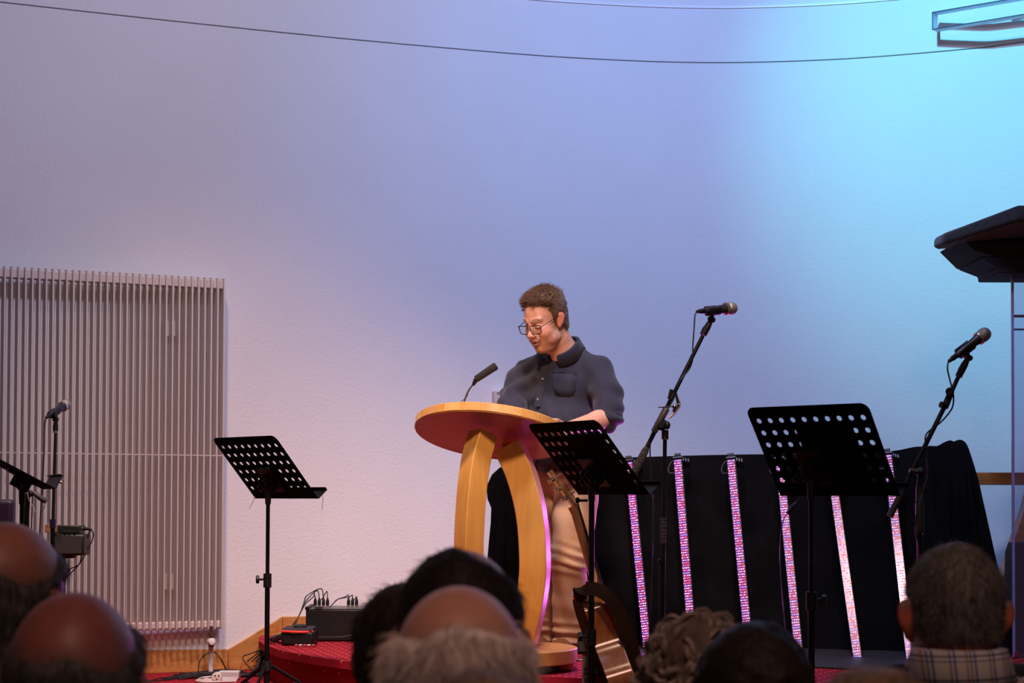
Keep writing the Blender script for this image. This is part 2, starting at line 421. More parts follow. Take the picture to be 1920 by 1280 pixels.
def wall_strip(mb, z0, z1, off0, thick=.12):
    n = len(wall_curve); vs = []
    for p in wall_curve:
        nn = wall_n(p[0]); q = np.array([p[0], p[1], 0])
        a = q + nn * off0; b = q - nn * thick
        for r, z in ((a, z0), (a, z1), (b, z1), (b, z0)): vs.append((r[0], r[1], z))
    fs = [(i * 4 + k, i * 4 + (k + 1) % 4, i * 4 + 4 + (k + 1) % 4, i * 4 + 4 + k) for i in range(n - 1) for k in range(4)] + [(0, 1, 2, 3), (4 * n - 4, 4 * n - 3, 4 * n - 2, 4 * n - 1)]
    mb.add(vs, fs)
HZ = 6.7
wb = MB(); wall_strip(wb, 0, z_groove - .0035, 0); structure(wb.build('wall_back', m_wall, smooth=30))
wb = MB(); wall_strip(wb, z_groove + .0035, z_line - .004, .0); structure(wb.build('wall_back_upper', m_wall, smooth=30))
wb = MB(); wall_strip(wb, z_groove - .0036, z_groove + .0036, -.035); structure(wb.build('trim_1', mat('groove_dark', (.16, .15, .17), .9), smooth=30))
wb = MB(); wall_strip(wb, z_line - .004, z_line + .004, .006); structure(wb.build('trim_2', mat('trim_white', (.92, .92, .92), .4), smooth=30))
wb = MB(); wall_strip(wb, z_line + .004, HZ, 0); structure(wb.build('wall_back_top', m_wall, smooth=30))
structure(MB().box((-5.3, -3, 0), (-5.2, 7.75, HZ)).build('wall_left', m_hall))
structure(MB().box((5.2, -3, 0), (5.3, 7.0, HZ)).build('wall_right', m_hall))
structure(MB().box((-5.3, -3.1, 0), (5.3, -3, HZ)).build('wall_front', m_hall))
structure(MB().box((-5.3, -3.1, HZ), (5.3, 10.5, HZ + .1)).build('ceiling', m_ceil))
structure(MB().box((-5.3, -3.1, -.1), (5.3, 10.5, 0)).build('floor', mat('hall_floor_carpet', (.05, .03, .03), .95)))
# lower stage, straight front edge; its back follows the wall
poly = [(-5.19, 5.9), (5.19, 5.9)] + [(p[0], p[1] + .02) for p in wall_curve[::-1]]
structure(MB().prism(poly, 0.0, ZL).build('stage_floor', m_carpet, bevel=.012))
structure(MB().box((-5.19, 5.55, 0), (5.19, 5.899, ZL / 2)).build('stage_step', m_carpet, bevel=.012))
# raised platform with a bowed front
PC = (1.28, 9.69); PR = 2.565
arc = []
for k in range(61):
    a = math.radians(176 + (364 - 176) * k / 60); x = PC[0] + PR * math.cos(a); y = PC[1] + PR * math.sin(a)
    arc.append((x, min(y, wall_y(x) + .01)))
back = [(p[0], p[1] + .015) for p in wall_curve[::-1] if arc[0][0] + .02 < p[0] < arc[-1][0] - .02]
structure(MB().prism(arc + back, ZP - .035, ZP).build('stage_platform', m_carpet, bevel=.014, seg=3))
arc2 = [(PC[0] + (p[0] - PC[0]) * .985, PC[1] + (p[1] - PC[1]) * .985) for p in arc]
structure(MB().prism(arc2 + back, ZL, ZP - .034).build('platform_riser', m_carpet))
# wooden baseboards: low part by the radiator, ramp, and the part on the platform
def board(px0, py0t, px1, py1t, zb0, zb1, name, th=.018, seam=False):
    a = wall_pt(px0, py0t); b = wall_pt(px1, py1t); n = 8; mb = MB(); vs = []
    for i in range(n + 1):
        t = i / n; x = a[0] + (b[0] - a[0]) * t; y = wall_y(x); nn = wall_n(x); zt = a[2] + (b[2] - a[2]) * t; zb = zb0 + (zb1 - zb0) * t
        for off, z in ((.001, zb), (th, zb), (th, zt), (.001, zt)): vs.append((x + nn[0] * off, y + nn[1] * off, z))
    fs = [(i * 4 + k, i * 4 + (k + 1) % 4, i * 4 + 4 + (k + 1) % 4, i * 4 + 4 + k) for i in range(n) for k in range(4)] + [(3, 2, 1, 0), (4 * n, 4 * n + 1, 4 * n + 2, 4 * n + 3)]
    return structure(mb.add(vs, fs).build(name, m_board, smooth=30, bevel=.003))
board(-420, 1222, 426, 1216.5, ZL, ZL, 'baseboard_left')
board(427, 1216.5, 528, 1155, ZL, ZL + .005, 'baseboard_ramp')
board(529, 1155, 1250, 1146, ZP - .12, ZP - .12, 'baseboard_back')
board(1251, 1146, 2150, 1156, ZP - .12, ZP - .12, 'baseboard_right')

# ------------------------------------------------------------------ radiator
ra = P(-3, 496, 8.95); rb_ = P(420, 522, 9.425)
ztop = rb_[2]; zbot = P(416, 1178, 9.425)[2]
rd = nrm([rb_[0] - ra[0], rb_[1] - ra[1], 0]); rn = np.array([rd[1], -rd[0], 0]); rl = np.linalg.norm((rb_ - ra)[:2])
nf = 34; pitch = rl / nf; nall = nf + 9
rad = thing('radiator', (rb_[0] - rd[0] * rl / 2, rb_[1] - rd[1] * rl / 2, zbot), 'tall off-white column radiator of narrow vertical fins on the curved wall', 'radiator')
fin = MB().box((-.0045, -.034, 0), (.0045, .045, ztop - zbot)); fme = fin.mesh('fin', 30); fme.materials.append(m_rad)
ang = math.atan2(rd[1], rd[0])
for i in range(nall):
    q = rb_ - rd * (pitch * i + .006) ; o = bpy.data.objects.new('fin', fme); COL.objects.link(o); o.parent = rad
    o.location = Vector((q[0], q[1], zbot)) - rad.location; o.rotation_euler = (0, 0, ang)
    if i == 0: b = o.modifiers.new('bevel', 'BEVEL'); b.width = .003; b.segments = 3
    else: b = o.modifiers.new('bevel', 'BEVEL'); b.width = .003; b.segments = 3
Rr = np.array([[rd[0], -rn[0], 0], [rd[1], -rn[1], 0], [0, 0, 1]])
L_ = pitch * (nall - 1) + .012
def radbox(z0, z1, y0, y1, x0=-L_, x1=0): 
    c = np.array([rb_[0], rb_[1], 0]); return MB().box((x0, y0, z0), (x1, y1, z1), Rr, c)
radbox(ztop - .056, ztop - .008, -.012, .035).build('header', m_rad, rad, bevel=.006)
radbox(zbot + .004, zbot + .040, -.004, .035).build('header', m_rad, rad, bevel=.006)
radbox(ztop - .90, ztop - .895, -.030, -.024).build('crossbar', m_rad, rad)
radbox(ztop - .3, ztop - .22, .035, .055, -.3, -.24).build('bracket', m_rad, rad)
radbox(zbot + .2, zbot + .28, .035, .055, -.3, -.24).build('bracket', m_rad, rad)
# valve and riser pipe
vp = P(396, 1178, 9.30); fl = np.array([vp[0], vp[1], ZL])
pipe = thing('radiator_pipe', fl, 'white riser pipe with a round valve head under the radiator corner', 'pipe')
MB().cyl(fl, [fl[0], fl[1], P(396, 1212, 9.3)[2]], .012, n=14).build('pipe', mat('white_paint', (.8, .78, .76), .35), pipe)
MB().cyl(P(396, 1212, 9.3), vp + np.array([0, 0, .012]), .009, n=14).cyl(P(396, 1185, 9.3), P(396, 1192, 9.3), .016, n=8).cyl(P(396, 1204, 9.3), P(396, 1212, 9.3), .015, n=6).build('fitting', mat('aged_brass', (.20, .13, .09), .4, .8), pipe)
MB().lathe(P(394, 1203, 9.29), P(403, 1203, 9.15) - P(394, 1203, 9.29), [(0, .008), (.01, .009), (.014, .018), (.055, .019), (.063, .014), (.066, 0)], 18).build('valve_head', MATS['white_paint'], pipe)
# ------------------------------------------------------------------ wall box by the lectern
bx = wall_pt(934, 762); nn = wall_n(bx[0]); sd = np.array([-nn[1], nn[0], 0]); k_ = F / bx[1]
Rb = np.array([[sd[0], nn[0], 0], [sd[1], nn[1], 0], [0, 0, 1]])
wbx = thing('wall_box', bx, 'small beige square box mounted on the wall behind the lectern', 'wall box')
MB().box((-13 / k_, 0.001, 0), (14 / k_, .06, 29 / k_), Rb, bx).build('case', mat('beige_plastic', (.62, .56, .53), .5), wbx, bevel=.006)
MB().box((-9 / k_, .06, 22 / k_), (-2 / k_, .062, 26 / k_), Rb, bx).build('badge', mat('grey_badge', (.3, .28, .27), .5), wbx)
#@@PART2
# ================================================================== MUSIC STANDS
def desk_mesh(w, h, holes, rc=.03, th=.0016):
    cu = bpy.data.curves.new('desk', 'CURVE'); cu.dimensions = '2D'; cu.fill_mode = 'BOTH'; cu.extrude = th / 2
    def poly(pts):
        sp = cu.splines.new('POLY'); sp.points.add(len(pts) - 1)
        for p, q in zip(sp.points, pts): p.co = (q[0], q[1], 0, 1)
        sp.use_cyclic_u = True
    out = [(.004, 0), (w - .004, 0)]
    for cx, cy, a0 in ((w - rc, h - rc, 0), (rc, h - rc, 90)):
        out += [(cx + rc * math.cos(math.radians(a0 + 15 * k)), cy + rc * math.sin(math.radians(a0 + 15 * k))) for k in range(7)]
    poly(out)
    for (x, y, r) in holes: poly([(x + r * math.cos(2 * math.pi * k / 16), y + r * math.sin(2 * math.pi * k / 16)) for k in range(16)])
    o = bpy.data.objects.new('tmp', cu); COL.objects.link(o); bpy.context.view_layer.update()
    me = bpy.data.meshes.new_from_object(o.evaluated_get(bpy.context.evaluated_depsgraph_get()))
    v = np.array([p.co[:] for p in me.vertices]); f = [tuple(p.vertices) for p in me.polygons]
    bpy.data.objects.remove(o); bpy.data.curves.remove(cu); bpy.data.meshes.remove(me)
    return v, f
def music_stand(BL, yaw, tilt, w, h, cols, miss, label, zfoot, hub_z, collar_z, postx=.5, legs=(20, 140, 260), knob=1, leg_r=.26, post_r=.0085, wire=True):
    y_, t_ = math.radians(yaw), math.radians(tilt)
    eb = np.array([math.cos(y_), -math.sin(y_), 0]); nh = np.array([math.sin(y_), math.cos(y_), 0])
    es = -nh * math.sin(t_) + np.array([0, 0, 1]) * math.cos(t_); n = nh * math.cos(t_) + np.array([0, 0, 1]) * math.sin(t_)
    D = lambda a, b, c: BL + eb * a + es * b + n * c
    pc = D(w * postx, h * .28, -.055)
    root = thing('music_stand', (pc[0], pc[1], zfoot), label, 'music stand', 'black perforated music stands on the stage')
    holes = []
    sx = w / (cols + .55); 
    for r in range(6):
        for c in range(cols):
            if (r, c) in miss: continue
            holes.append((sx * (c + .78), h - .052 - r * (h - .085) / 5.6, .0098 * w / .48))
    v, f = desk_mesh(w, h, holes)
    v = BL + v[:, :1] * eb + v[:, 1:2] * es + v[:, 2:] * n
    MB().add(v, f).build('desk', m_desk, root, smooth=0)
    led = MB()
    Rm = np.stack([eb, es, n], 1)
    led.box((0, -.001, 0), (w, .001, .058), Rm, BL).box((0, -.001, .056), (w, .014, .058), Rm, BL)
    led.build('ledge', m_black, root)
    br = MB().box((w * postx - .05, h * .14, -.014), (w * postx + .05, h * .52, -.001), Rm, BL)
    br.box((w * postx - .02, h * .2, -.055), (w * postx - .012, h * .42, -.012), Rm, BL).box((w * postx + .012, h * .2, -.055), (w * postx + .02, h * .42, -.012), Rm, BL)
    br.build('bracket', m_blackmatt, root, bevel=.002)
    MB().cyl(D(w * postx - .045, h * .28, -.04), D(w * postx + .04, h * .28, -.04), .011, n=14).lathe(D(w * postx - .045, h * .28, -.04), -eb, [(0, .017), (.012, .018), (.016, .012)], 14).build('tilt_knob', m_blackmatt, root)
    top = D(w * postx, h * .28, -.04); bot = np.array([top[0], top[1], 0])
    def at(z): return np.array([top[0], top[1], z])
    MB().cyl(at(top[2] - .07), top, .0125, .014).cyl(at(top[2] - .075), at(top[2] - .07), .010).build('head', m_blackmatt, root)
    MB().cyl(at(collar_z), at(top[2] - .05), post_r, n=16).build('post', m_black, root)
    MB().cyl(at(hub_z - .03), at(collar_z), post_r * 1.28, n=16).build('lower_post', m_black, root)
    MB().cyl(at(collar_z - .045), at(collar_z + .015), .0175, n=16).cyl(at(collar_z - .002), at(collar_z + .0), .019, n=16).build('collar', m_blackmatt, root)
    kd = np.array([-1, -.2, 0.]) if knob else np.array([1, -.3, 0.]); kd = nrm(kd)
    kb = MB().cyl(at(collar_z - .01), at(collar_z - .01) + kd * .035, .005)
    c = at(collar_z - .01) + kd * .035
    s1, s2 = frame(kd)
    star = [((.019 if k % 2 == 0 else .014) * math.cos(math.pi * k / 5), (.019 if k % 2 == 0 else .014) * math.sin(math.pi * k / 5)) for k in range(10)]
    kb.prism(star, 0, .014, lambda a, b, hh: c + s1 * a + s2 * b + kd * hh)
    kb.build('knob', m_blackmatt, root, bevel=.002)
    MB().cyl(at(hub_z - .03), at(hub_z + .01), .026, .018, n=16).cyl(at(hub_z - .12), at(hub_z - .03), .013, n=14).build('hub', m_blackmatt, root)
    for a in legs:
        d = np.array([math.cos(math.radians(a)), math.sin(math.radians(a)), 0])
        p0 = at(hub_z - .012) + d * .02; p1 = np.array([top[0], top[1], zfoot + .012]) + d * leg_r
        lg = MB().tube([p0, p1], .0075, 8).build('leg', m_black, root)
        pm = p0 + (p1 - p0) * .5
        MB().tube([at(max(hub_z - .12, zfoot + .02)) + d * .012, pm], .005, 6).build('brace', m_black, root)
        MB().ball(p1, .0135, 10).build('rubber_foot', m_blackmatt, lg)
    if wire:
        MB().tube(spline([D(.01, .012, .002), D(-.015, -.012, -.012), D(-.045, -.035, -.03)]), .0011, 5).build('page_clip', m_chrome, root)
        MB().tube(spline([D(w - .012, .008, .03), D(w - .005, -.015, .02), D(w + .004, -.045, -.02)]), .0011, 5).build('page_clip', m_chrome, root)
    return root, D
hole_mid = {(r, c) for r in (3, 4, 5) for c in (3, 4, 5)} | {(4, 3), (5, 3)}
music_stand(P(478, 934, 8.25), 48.5, 41, .482, .345, 9, hole_mid, 'black perforated music stand alone before the bare wall, right of the radiator', ZL, P(520, 1236, 8.2)[2], P(519, 1078, 8.2)[2])
r3, D3 = music_stand(P(1084, 927, 7.06), 60, 41, .485, .345, 10, {(4, c) for c in range(3, 8)} | {(5, c) for c in range(2, 8)}, 'black perforated music stand in front of the lectern, hiding the guitar neck', ZL, ZL + .17, P(1106, 1182, 6.95)[2], post_r=.0105, wire=False, legs=(60, 180, 300))
r4, D4 = music_stand(P(1462, 929, 6.3), 45, 33, .48, .345, 10, {(4, c) for c in range(4, 8)} | {(5, c) for c in range(3, 8)}, 'largest black perforated music stand, in front of the LED bars', ZL, ZL + .17, P(1518, 1115, 6.2)[2], knob=0, wire=False, postx=.40, legs=(30, 150, 270))
r1, D1 = music_stand(P(80, 917, 7.7), 70, 62, .48, .345, 10, hole_mid, 'black perforated music stand cut off by the left edge, before the radiator', ZL, ZL + .25, ZL + .45, wire=False)
# wing knobs and pens on the middle stand
def knob_on(root, c, d, r=.018, ln=.03, mt=None, name='wing_knob'):
    MB().cyl(c, c + nrm(d) * ln, .005).lathe(c + nrm(d) * ln, d, [(0, r * .6), (.004, r), (.012, r), (.016, r * .5)], 10).build(name, mt or m_blackmatt, root)
knob_on(r3, P(1102, 938, 6.95), np.array([-1, 0, 0]), .012, .03)
knob_on(r3, P(1106, 1115, 6.95), np.array([-1, -.1, 0]), .018, .05, m_chrome)
MB().tube([P(1077, 871, 6.82), P(1098, 889, 6.82)], .0016, 6).build('wire_spring', m_chrome, r3)
# black folders lying on the desks of two stands (the side away from the camera)
def folder(D, a0, a1, b0, b1, label, th=.012):
    o0 = D(0, 0, 0); Rm = np.stack([nrm(D(1, 0, 0) - o0), nrm(D(0, 1, 0) - o0), nrm(D(0, 0, 1) - o0)], 1)
    c = D((a0 + a1) / 2, b0, .004)
    t = thing('folder', c, label, 'folder')
    MB().box((a0, b0, .003), (a1, b1, .003 + th * .3), Rm, o0).build('cover', m_blackmatt, t, bevel=.001)
    MB().box((a0 + .004, b0 + .004, .003 + th * .3), (a1 - .004, b1 - .003, .003 + th), Rm, o0).build('pages', mat('dark_paper', (.05, .05, .05), .8), t)
folder(D3, .20, .425, .003, .27, 'black folder leaning on the music stand in front of the lectern')
folder(D4, .165, .385, .003, .268, 'black folder leaning on the largest music stand before the LED bars')

# ================================================================== MICROPHONES AND THEIR STANDS
def mic_grille_mat():
    m, nt, b = nodes_mat('mesh_grille'); N = nt.nodes; L = nt.links
    tc = N.new('ShaderNodeTexCoord'); v = N.new('ShaderNodeTexVoronoi'); v.inputs['Scale'].default_value = 420; v.inputs['Randomness'].default_value = .1
    L.new(tc.outputs['Object'], v.inputs['Vector']); cr = N.new('ShaderNodeValToRGB'); cr.color_ramp.elements[0].color = (.02, .02, .02, 1); cr.color_ramp.elements[1].color = (.50, .45, .40, 1)
    cr.color_ramp.elements[0].position = .25; cr.color_ramp.elements[1].position = .5
    L.new(v.outputs['Distance'], cr.inputs[0]); L.new(cr.outputs[0], b.inputs['Base Color']); b.inputs['Metallic'].default_value = .7; b.inputs['Roughness'].default_value = .4
    bp = N.new('ShaderNodeBump'); bp.inputs['Strength'].default_value = .6; bp.inputs['Distance'].default_value = .002; bp.invert = True; L.new(v.outputs['Distance'], bp.inputs['Height']); L.new(bp.outputs[0], b.inputs['Normal'])
    return m
m_grille = mic_grille_mat(); m_ring = mat('silver_ring', (.70, .64, .58), .3, .9)
m_micbody = mat('mic_enamel', (.035, .036, .045), .35, .4)
def microphone(tail, tip, label, k=1.0):
    tail = np.asarray(tail); tip = np.asarray(tip); ray = (tip - CAM) / (tip[1] - CAM[1])
    for _ in range(60):                              # full-size microphone: the grille points away from the hall
        if np.linalg.norm(tip - tail) >= .200: break
        tip = tip + ray * .004
    d = nrm(tip - tail); L = np.linalg.norm(tip - tail)
    t = thing('microphone', tail, label, 'microphone'); s = L / .205
    q = lambda x: tail + d * x * s
    MB().lathe(q(.155), d, [(0, .0175 * s), (.003, .0215 * s), (.012, .0245 * s), (.024, .0255 * s), (.036, .0235 * s), (.045, .017 * s), (.050, .0075 * s), (.0505, 0)], 22).build('grille', m_grille, t)
    MB().lathe(q(.148), d, [(0, .0205 * s), (.002, .0245 * s), (.009, .0250 * s), (.011, .0225 * s)], 22).build('ring', m_ring, t)
    MB().lathe(q(.04), d, [(0, .0105 * s), (.004, .0122 * s), (.06, .0150 * s), (.095, .0175 * s), (.109, .0205 * s)], 20).build('handle', m_micbody, t)
    MB().lathe(q(0), d, [(0, .0045 * s), (.006, .0070 * s), (.018, .0078 * s), (.020, .0098 * s), (.043, .0098 * s)], 16).build('plug', m_blackmatt, t)
    return t, q, d
def clip(root, c, d, down, size=1.0):
    """mic clip: sleeve round the handle, neck and threaded collar"""
    s, u = frame(d)
    mb = MB(); n = 14; R0, R1 = .0165 * size, .0205 * size; vs = []
    side = nrm(np.cross(d, down)); dn = nrm(np.asarray(down) - d * np.dot(down, d))
    secs = []
    for e in (-.03 * size, .03 * size):
        for R_ in (R0, R1):
            for k in range(n + 1):
                a = math.radians(-125 + 250 * k / n); vs.append(c + d * e + R_ * (dn * math.cos(a) + side * math.sin(a)))
    m = n + 1; fs = []
    for k in range(n):
        fs += [(k, k + 1, 2 * m + k + 1, 2 * m + k), (m + k, 3 * m + k, 3 * m + k + 1, m + k + 1), (k, m + k, m + k + 1, k + 1), (2 * m + k, 2 * m + k + 1, 3 * m + k + 1, 3 * m + k)]
    fs += [(0, 2 * m, 3 * m, m), (n, m + n, 3 * m + n, 2 * m + n)]
    mb.add(vs, fs)
    j = c + dn * .036 * size
    mb.tube([c + dn * .017 * size, j], [.008 * size, .009 * size], 10)
    e = nrm(down)
    mb.cyl(j - side * .012 * size, j + side * .012 * size, .0095 * size, n=12)
    mb.tube([j, j + e * .03 * size, j + e * .055 * size], [.008 * size, .0125 * size, .013 * size], 12)
    mb.build('clip', m_blackmatt, root)
    MB().cyl(j + e * .055 * size, j + e * .064 * size, .0125 * size, n=14).build('thread_ring', m_ring, root)
    return j + e * .06 * size
def cable(pts, r, label, cat='cable', name='microphone_cable', n=8, mt=None, group=None):
    o = MB().tube(spline(pts, n), r, 6).build(name, mt or m_rubber, None, smooth=60)
    return tag(o, label, cat, group)

# left: straight stand before the radiator
YL = 8.30
zf = ZL
g = P(99, 1000, YL)
st = thing('microphone_stand', (g[0], g[1], zf), 'straight black microphone stand in front of the radiator fins', 'microphone stand')
m1, q1, d1 = microphone(P(86, 783, YL), P(128, 755, YL), 'microphone with pale grille on the straight stand before the radiator')
e1 = clip(st, q1(.075), d1, np.array([.0, 0, -1]), .95)
tp = P(101.5, 800, YL)
MB().cyl(P(99, 984, YL), e1 + np.array([0, 0, .005]), .0068).build('upper_tube', m_black, st)
MB().cyl([g[0], g[1], zf + .03], P(99, 984, YL), .0105).build('lower_tube', m_black, st)
MB().cyl(P(99, 990, YL), P(99, 973, YL), .0135, n=14).build('clutch', mat('violet_black_plastic', (.02, .012, .04), .3), st)
MB().lathe([g[0], g[1], zf], (0, 0, 1), [(0, .13), (.01, .132), (.022, .12), (.03, .03), (.04, .014)], 32).build('round_base', m_black, st)
cable([P(87, 784, YL), P(84, 795, YL), P(82.5, 850, YL - .02), P(79, 920, YL - .02), P(75, 985, YL - .02), P(74, 1060, YL - .02), P(80, 1180, YL), [g[0] - .1, g[1] - .05, zf + .008], [g[0] - .6, g[1] + .1, zf + .008]], .0032, 'thin black cable hanging beside the straight microphone stand')
cable([P(117, 774, YL - .02), P(116, 790, YL - .02), P(115.5, 840, YL - .02), P(114, 880, YL - .02), P(117, 900, YL - .02)], .0011, 'fine pale string hanging from the microphone before the radiator', 'string', 'string', mt=mat('pale_string', (.55, .48, .42), .6))
tgt = P(111, 902, YL - .02)
plug = thing('jack_plug', tgt, 'small brassy plug dangling on a string beside the straight microphone stand', 'plug')
MB().lathe(P(107, 899, YL - .02), P(118, 906, YL - .02) - P(107, 899, YL - .02), [(0, .003), (.01, .004), (.012, .007), (.024, .007), (.028, .003)], 10).build('barrel', mat('brass', (.5, .35, .22), .3, .8), plug)

# middle: boom stand beside the speaker
YM = 6.9
bp_ = P(1244, 806, YM)
st = thing('microphone_stand', (P(1240, 1170, YM)[0], YM, ZL), 'black boom microphone stand with its boom pointing up right of the speaker', 'microphone stand')
m2, q2, d2 = microphone(P(1306, 584, YM), P(1379, 577, YM), 'microphone lying nearly level on the tall boom beside the speaker')
e2 = clip(st, q2(.085), d2, P(1322, 625, YM) - P(1342, 588, YM), 1.0)
b0, b1 = P(1187, 890, YM - .02), P(1330, 606, YM)
bd = nrm(b1 - b0); b1 = e2
MB().cyl(b0, b1, .0085, .0075).build('boom', m_black, st)
MB().tube([b0 - bd * .012, b0, b0 + bd * .10, b0 + bd * .115], [.012, .0165, .0135, .009], 14).build('grip', mat('worn_foam', (.06, .05, .04), .9, 0, .8, 160, 1.0, 300), st)
MB().cyl(P(1318, 628, YM), P(1324, 615, YM), .013, n=12).build('clutch', m_blackmatt, st)
MB().tube([P(1226, 810, YM - .01), P(1250, 765, YM - .01)], [.013, .0135], 10).build('boom_clamp', mat('grey_brown_metal', (.10, .085, .07), .4, .6), st, bevel=.003)
MB().ball(P(1240, 796, YM), (.026, .02, .022), 14).cyl(P(1240, 796, YM - .05), P(1240, 796, YM + .05), .012).ball(P(1251, 797, YM - .035), (.012, .014, .016), 12).build('swivel_joint', m_blackmatt, st)
pb = P(1240, 1170, YM); pt_ = P(1247, 806, YM)
foot = np.array([pb[0], YM, ZL]); ax_ = nrm(pt_ - foot)
MB().cyl(foot, pt_, .0075).build('upper_tube', m_black, st)
MB().cyl(P(1247, 824, YM), P(1247, 806, YM), .013, n=14).build('tube_collar', mat('dark_grey_metal', (.05, .05, .045), .45, .5), st)
MB().cyl(foot + [0, 0, .03], P(1242, 1050, YM), .0098).build('lower_tube', m_black, st)
kn = MB()
for i in range(7):
    for a in range(6):
        c = P(1243.5, 973 + i * 7, YM) + np.array([math.cos(a * 1.047 + i * .5), math.sin(a * 1.047 + i * .5), 0]) * .0098; kn.ball(c, .0035, 6)
kn.cyl(P(1243, 1019, YM), P(1243.5, 971, YM), .0098).build('knurled_clutch', mat('dark_grey_metal', (.05, .05, .045), .45, .5), st)
MB().cyl(P(1241.5, 1056, YM), P(1241.5, 1050, YM), .013).box(P(1233, 1052, YM) - [0, .005, .003], P(1240, 1050, YM) + [0, .005, .003]).build('lock_tab', m_black, st)
MB().lathe(foot, (0, 0, 1), [(0, .13), (.01, .132), (.022, .12), (.03, .03), (.04, .014)], 32).build('round_base', m_black, st)
cable([P(1306, 585, YM), P(1303, 592, YM - .01), P(1301.5, 615, YM - .01), P(1299, 650, YM - .015), P(1299, 672, YM - .015), P(1292, 692, YM + .012), P(1279, 708, YM - .015), P(1266, 730, YM - .015), P(1262, 750, YM + .01), P(1240, 785, YM - .02), P(1221, 815, YM - .02), P(1219, 832, YM - .01), P(1219, 860, YM), P(1221, 900, YM), P(1224, 1000, YM), [foot[0] - .06, YM, ZL + .15], [foot[0] - .12, YM + .1, ZL + .008], [foot[0] - .5, YM + .2, ZL + .008]], .0030, 'black cable running down the boom beside the speaker')
# guitar capo clamped on the boom
cp = thing('capo', P(1258, 762, YM), 'silver and black spring capo clamped on the boom stand beside the speaker', 'capo')
MB().tube(spline([P(1267, 737, YM - .02), P(1272, 748, YM - .02), P(1274.5, 758, YM - .02), P(1270, 768, YM - .02), P(1262, 777, YM - .02), P(1253, 784, YM - .02)]), .0042, 8).build('lever', mat('silver_lever', (.55, .50, .48), .35, .6), cp)
MB().tube([P(1267, 737, YM - .02), P(1272, 756, YM - .02)], [.005, .006], 8).build('grip_pad', m_blackmatt, cp)
MB().tube([P(1254, 748, YM - .02), P(1259, 730, YM - .02)], [.006, .007], 8).build('upper_jaw', m_blackmatt, cp)
MB().tube([P(1262, 772, YM - .02), P(1272, 758, YM - .02)], [.007, .008], 8).ball(P(1265, 762, YM - .025), .010, 10).build('spring_hinge', m_chrome, cp)
MB().cyl(P(1234, 763.5, YM - .02), P(1260, 762, YM - .02), .0022, n=8).build('pin', m_black, cp)

# right: boom stand
YR = 6.6
st = thing('microphone_stand', (P(1724, 1030, YR)[0], YR, ZL), 'black boom microphone stand at the right, its boom crossing the last LED bar', 'microphone stand')
m3, q3, d3 = microphone(P(1778, 678, YR), P(1854, 620, YR), 'microphone with round wire grille pointing up at the right of the stage')
e3 = clip(st, q3(.085), d3, P(1800, 695, YR) - P(1818, 662, YR), 1.05)
b0 = P(1671, 963, YR); b1 = e3; bm_ = P(1722, 873, YR)
MB().tube([b0, P(1778, 748, YR), b1], [.0085, .0085, .0075]).build('boom', m_black, st)
MB().tube([P(1668, 968, YR), P(1692, 920, YR)], [.0125, .011], 14).build('grip', mat('brown_black_rubber', (.035, .03, .026), .5), st)
MB().tube([P(1797, 706, YR), P(1808, 684, YR)], [.0125, .0115], 12).build('clip_sleeve', m_black, st)
MB().tube([P(1771, 764, YR), P(1782, 738, YR)], [.013, .012], 12).build('boom_sleeve', m_blackmatt, st)
MB().cyl(P(1781, 734, YR - .03), P(1781, 734, YR), .0155, n=18).cyl(P(1781, 734, YR - .035), P(1781, 734, YR - .03), .014, n=18).build('sleeve_knob', m_blackmatt, st, bevel=.002)
MB().cyl(P(1764, 758, YR - .012), P(1775, 762, YR), .012, .010, n=8).build('lever_knob', m_blackmatt, st)
MB().tube([P(1705, 882, YR - .02), P(1722, 884, YR - .02)], [.010, .011], 4).build('joint_plate', mat('grey_brown_metal', (.10, .085, .07), .4, .6), st)
MB().ball(P(1726, 885, YR), (.016, .02, .017), 12).cyl(P(1726, 885, YR), P(1724, 912, YR), .010).build('swivel_joint', m_blackmatt, st)
MB().cyl(P(1724, 940, YR), P(1724, 912, YR), .0130, n=12).cyl(P(1725, 997, YR), P(1724, 942, YR), .0145, n=18).build('hand_clutch', mat('dark_grey_metal', (.05, .05, .045), .45, .5), st)
MB().cyl(P(1731, 1001, YR - .005), P(1724, 999, YR), .006, n=8).build('bolt', m_chrome, st)
c_ = P(1724, 998, YR); MB().cyl([c_[0], YR, ZL + .03], c_, .0098).build('lower_tube', m_black, st)
MB().lathe([c_[0], YR, ZL], (0, 0, 1), [(0, .13), (.01, .132), (.022, .12), (.03, .03), (.04, .014)], 32).build('round_base', m_black, st)
cable([P(1778, 678, YR), P(1776.5, 690, YR - .01), P(1779, 704, YR - .01), P(1785, 728, YR - .02), P(1788, 745, YR - .02), P(1785, 765, YR - .015), P(1770, 785, YR - .01), P(1757, 797, YR - .01), P(1742, 808, YR + .012), P(1735, 820, YR - .015), P(1737, 850, YR - .01), P(1738, 890, YR), P(1722, 950, YR - .03), P(1716, 985, YR - .02), P(1719, 1010, YR - .02), P(1723, 1040, YR - .02), [c_[0] + .02, YR - .03, ZL + .2], [c_[0] + .14, YR - .1, ZL + .008], [c_[0] + .5, YR, ZL + .008]], .0030, 'black cable looped along the right boom microphone stand')
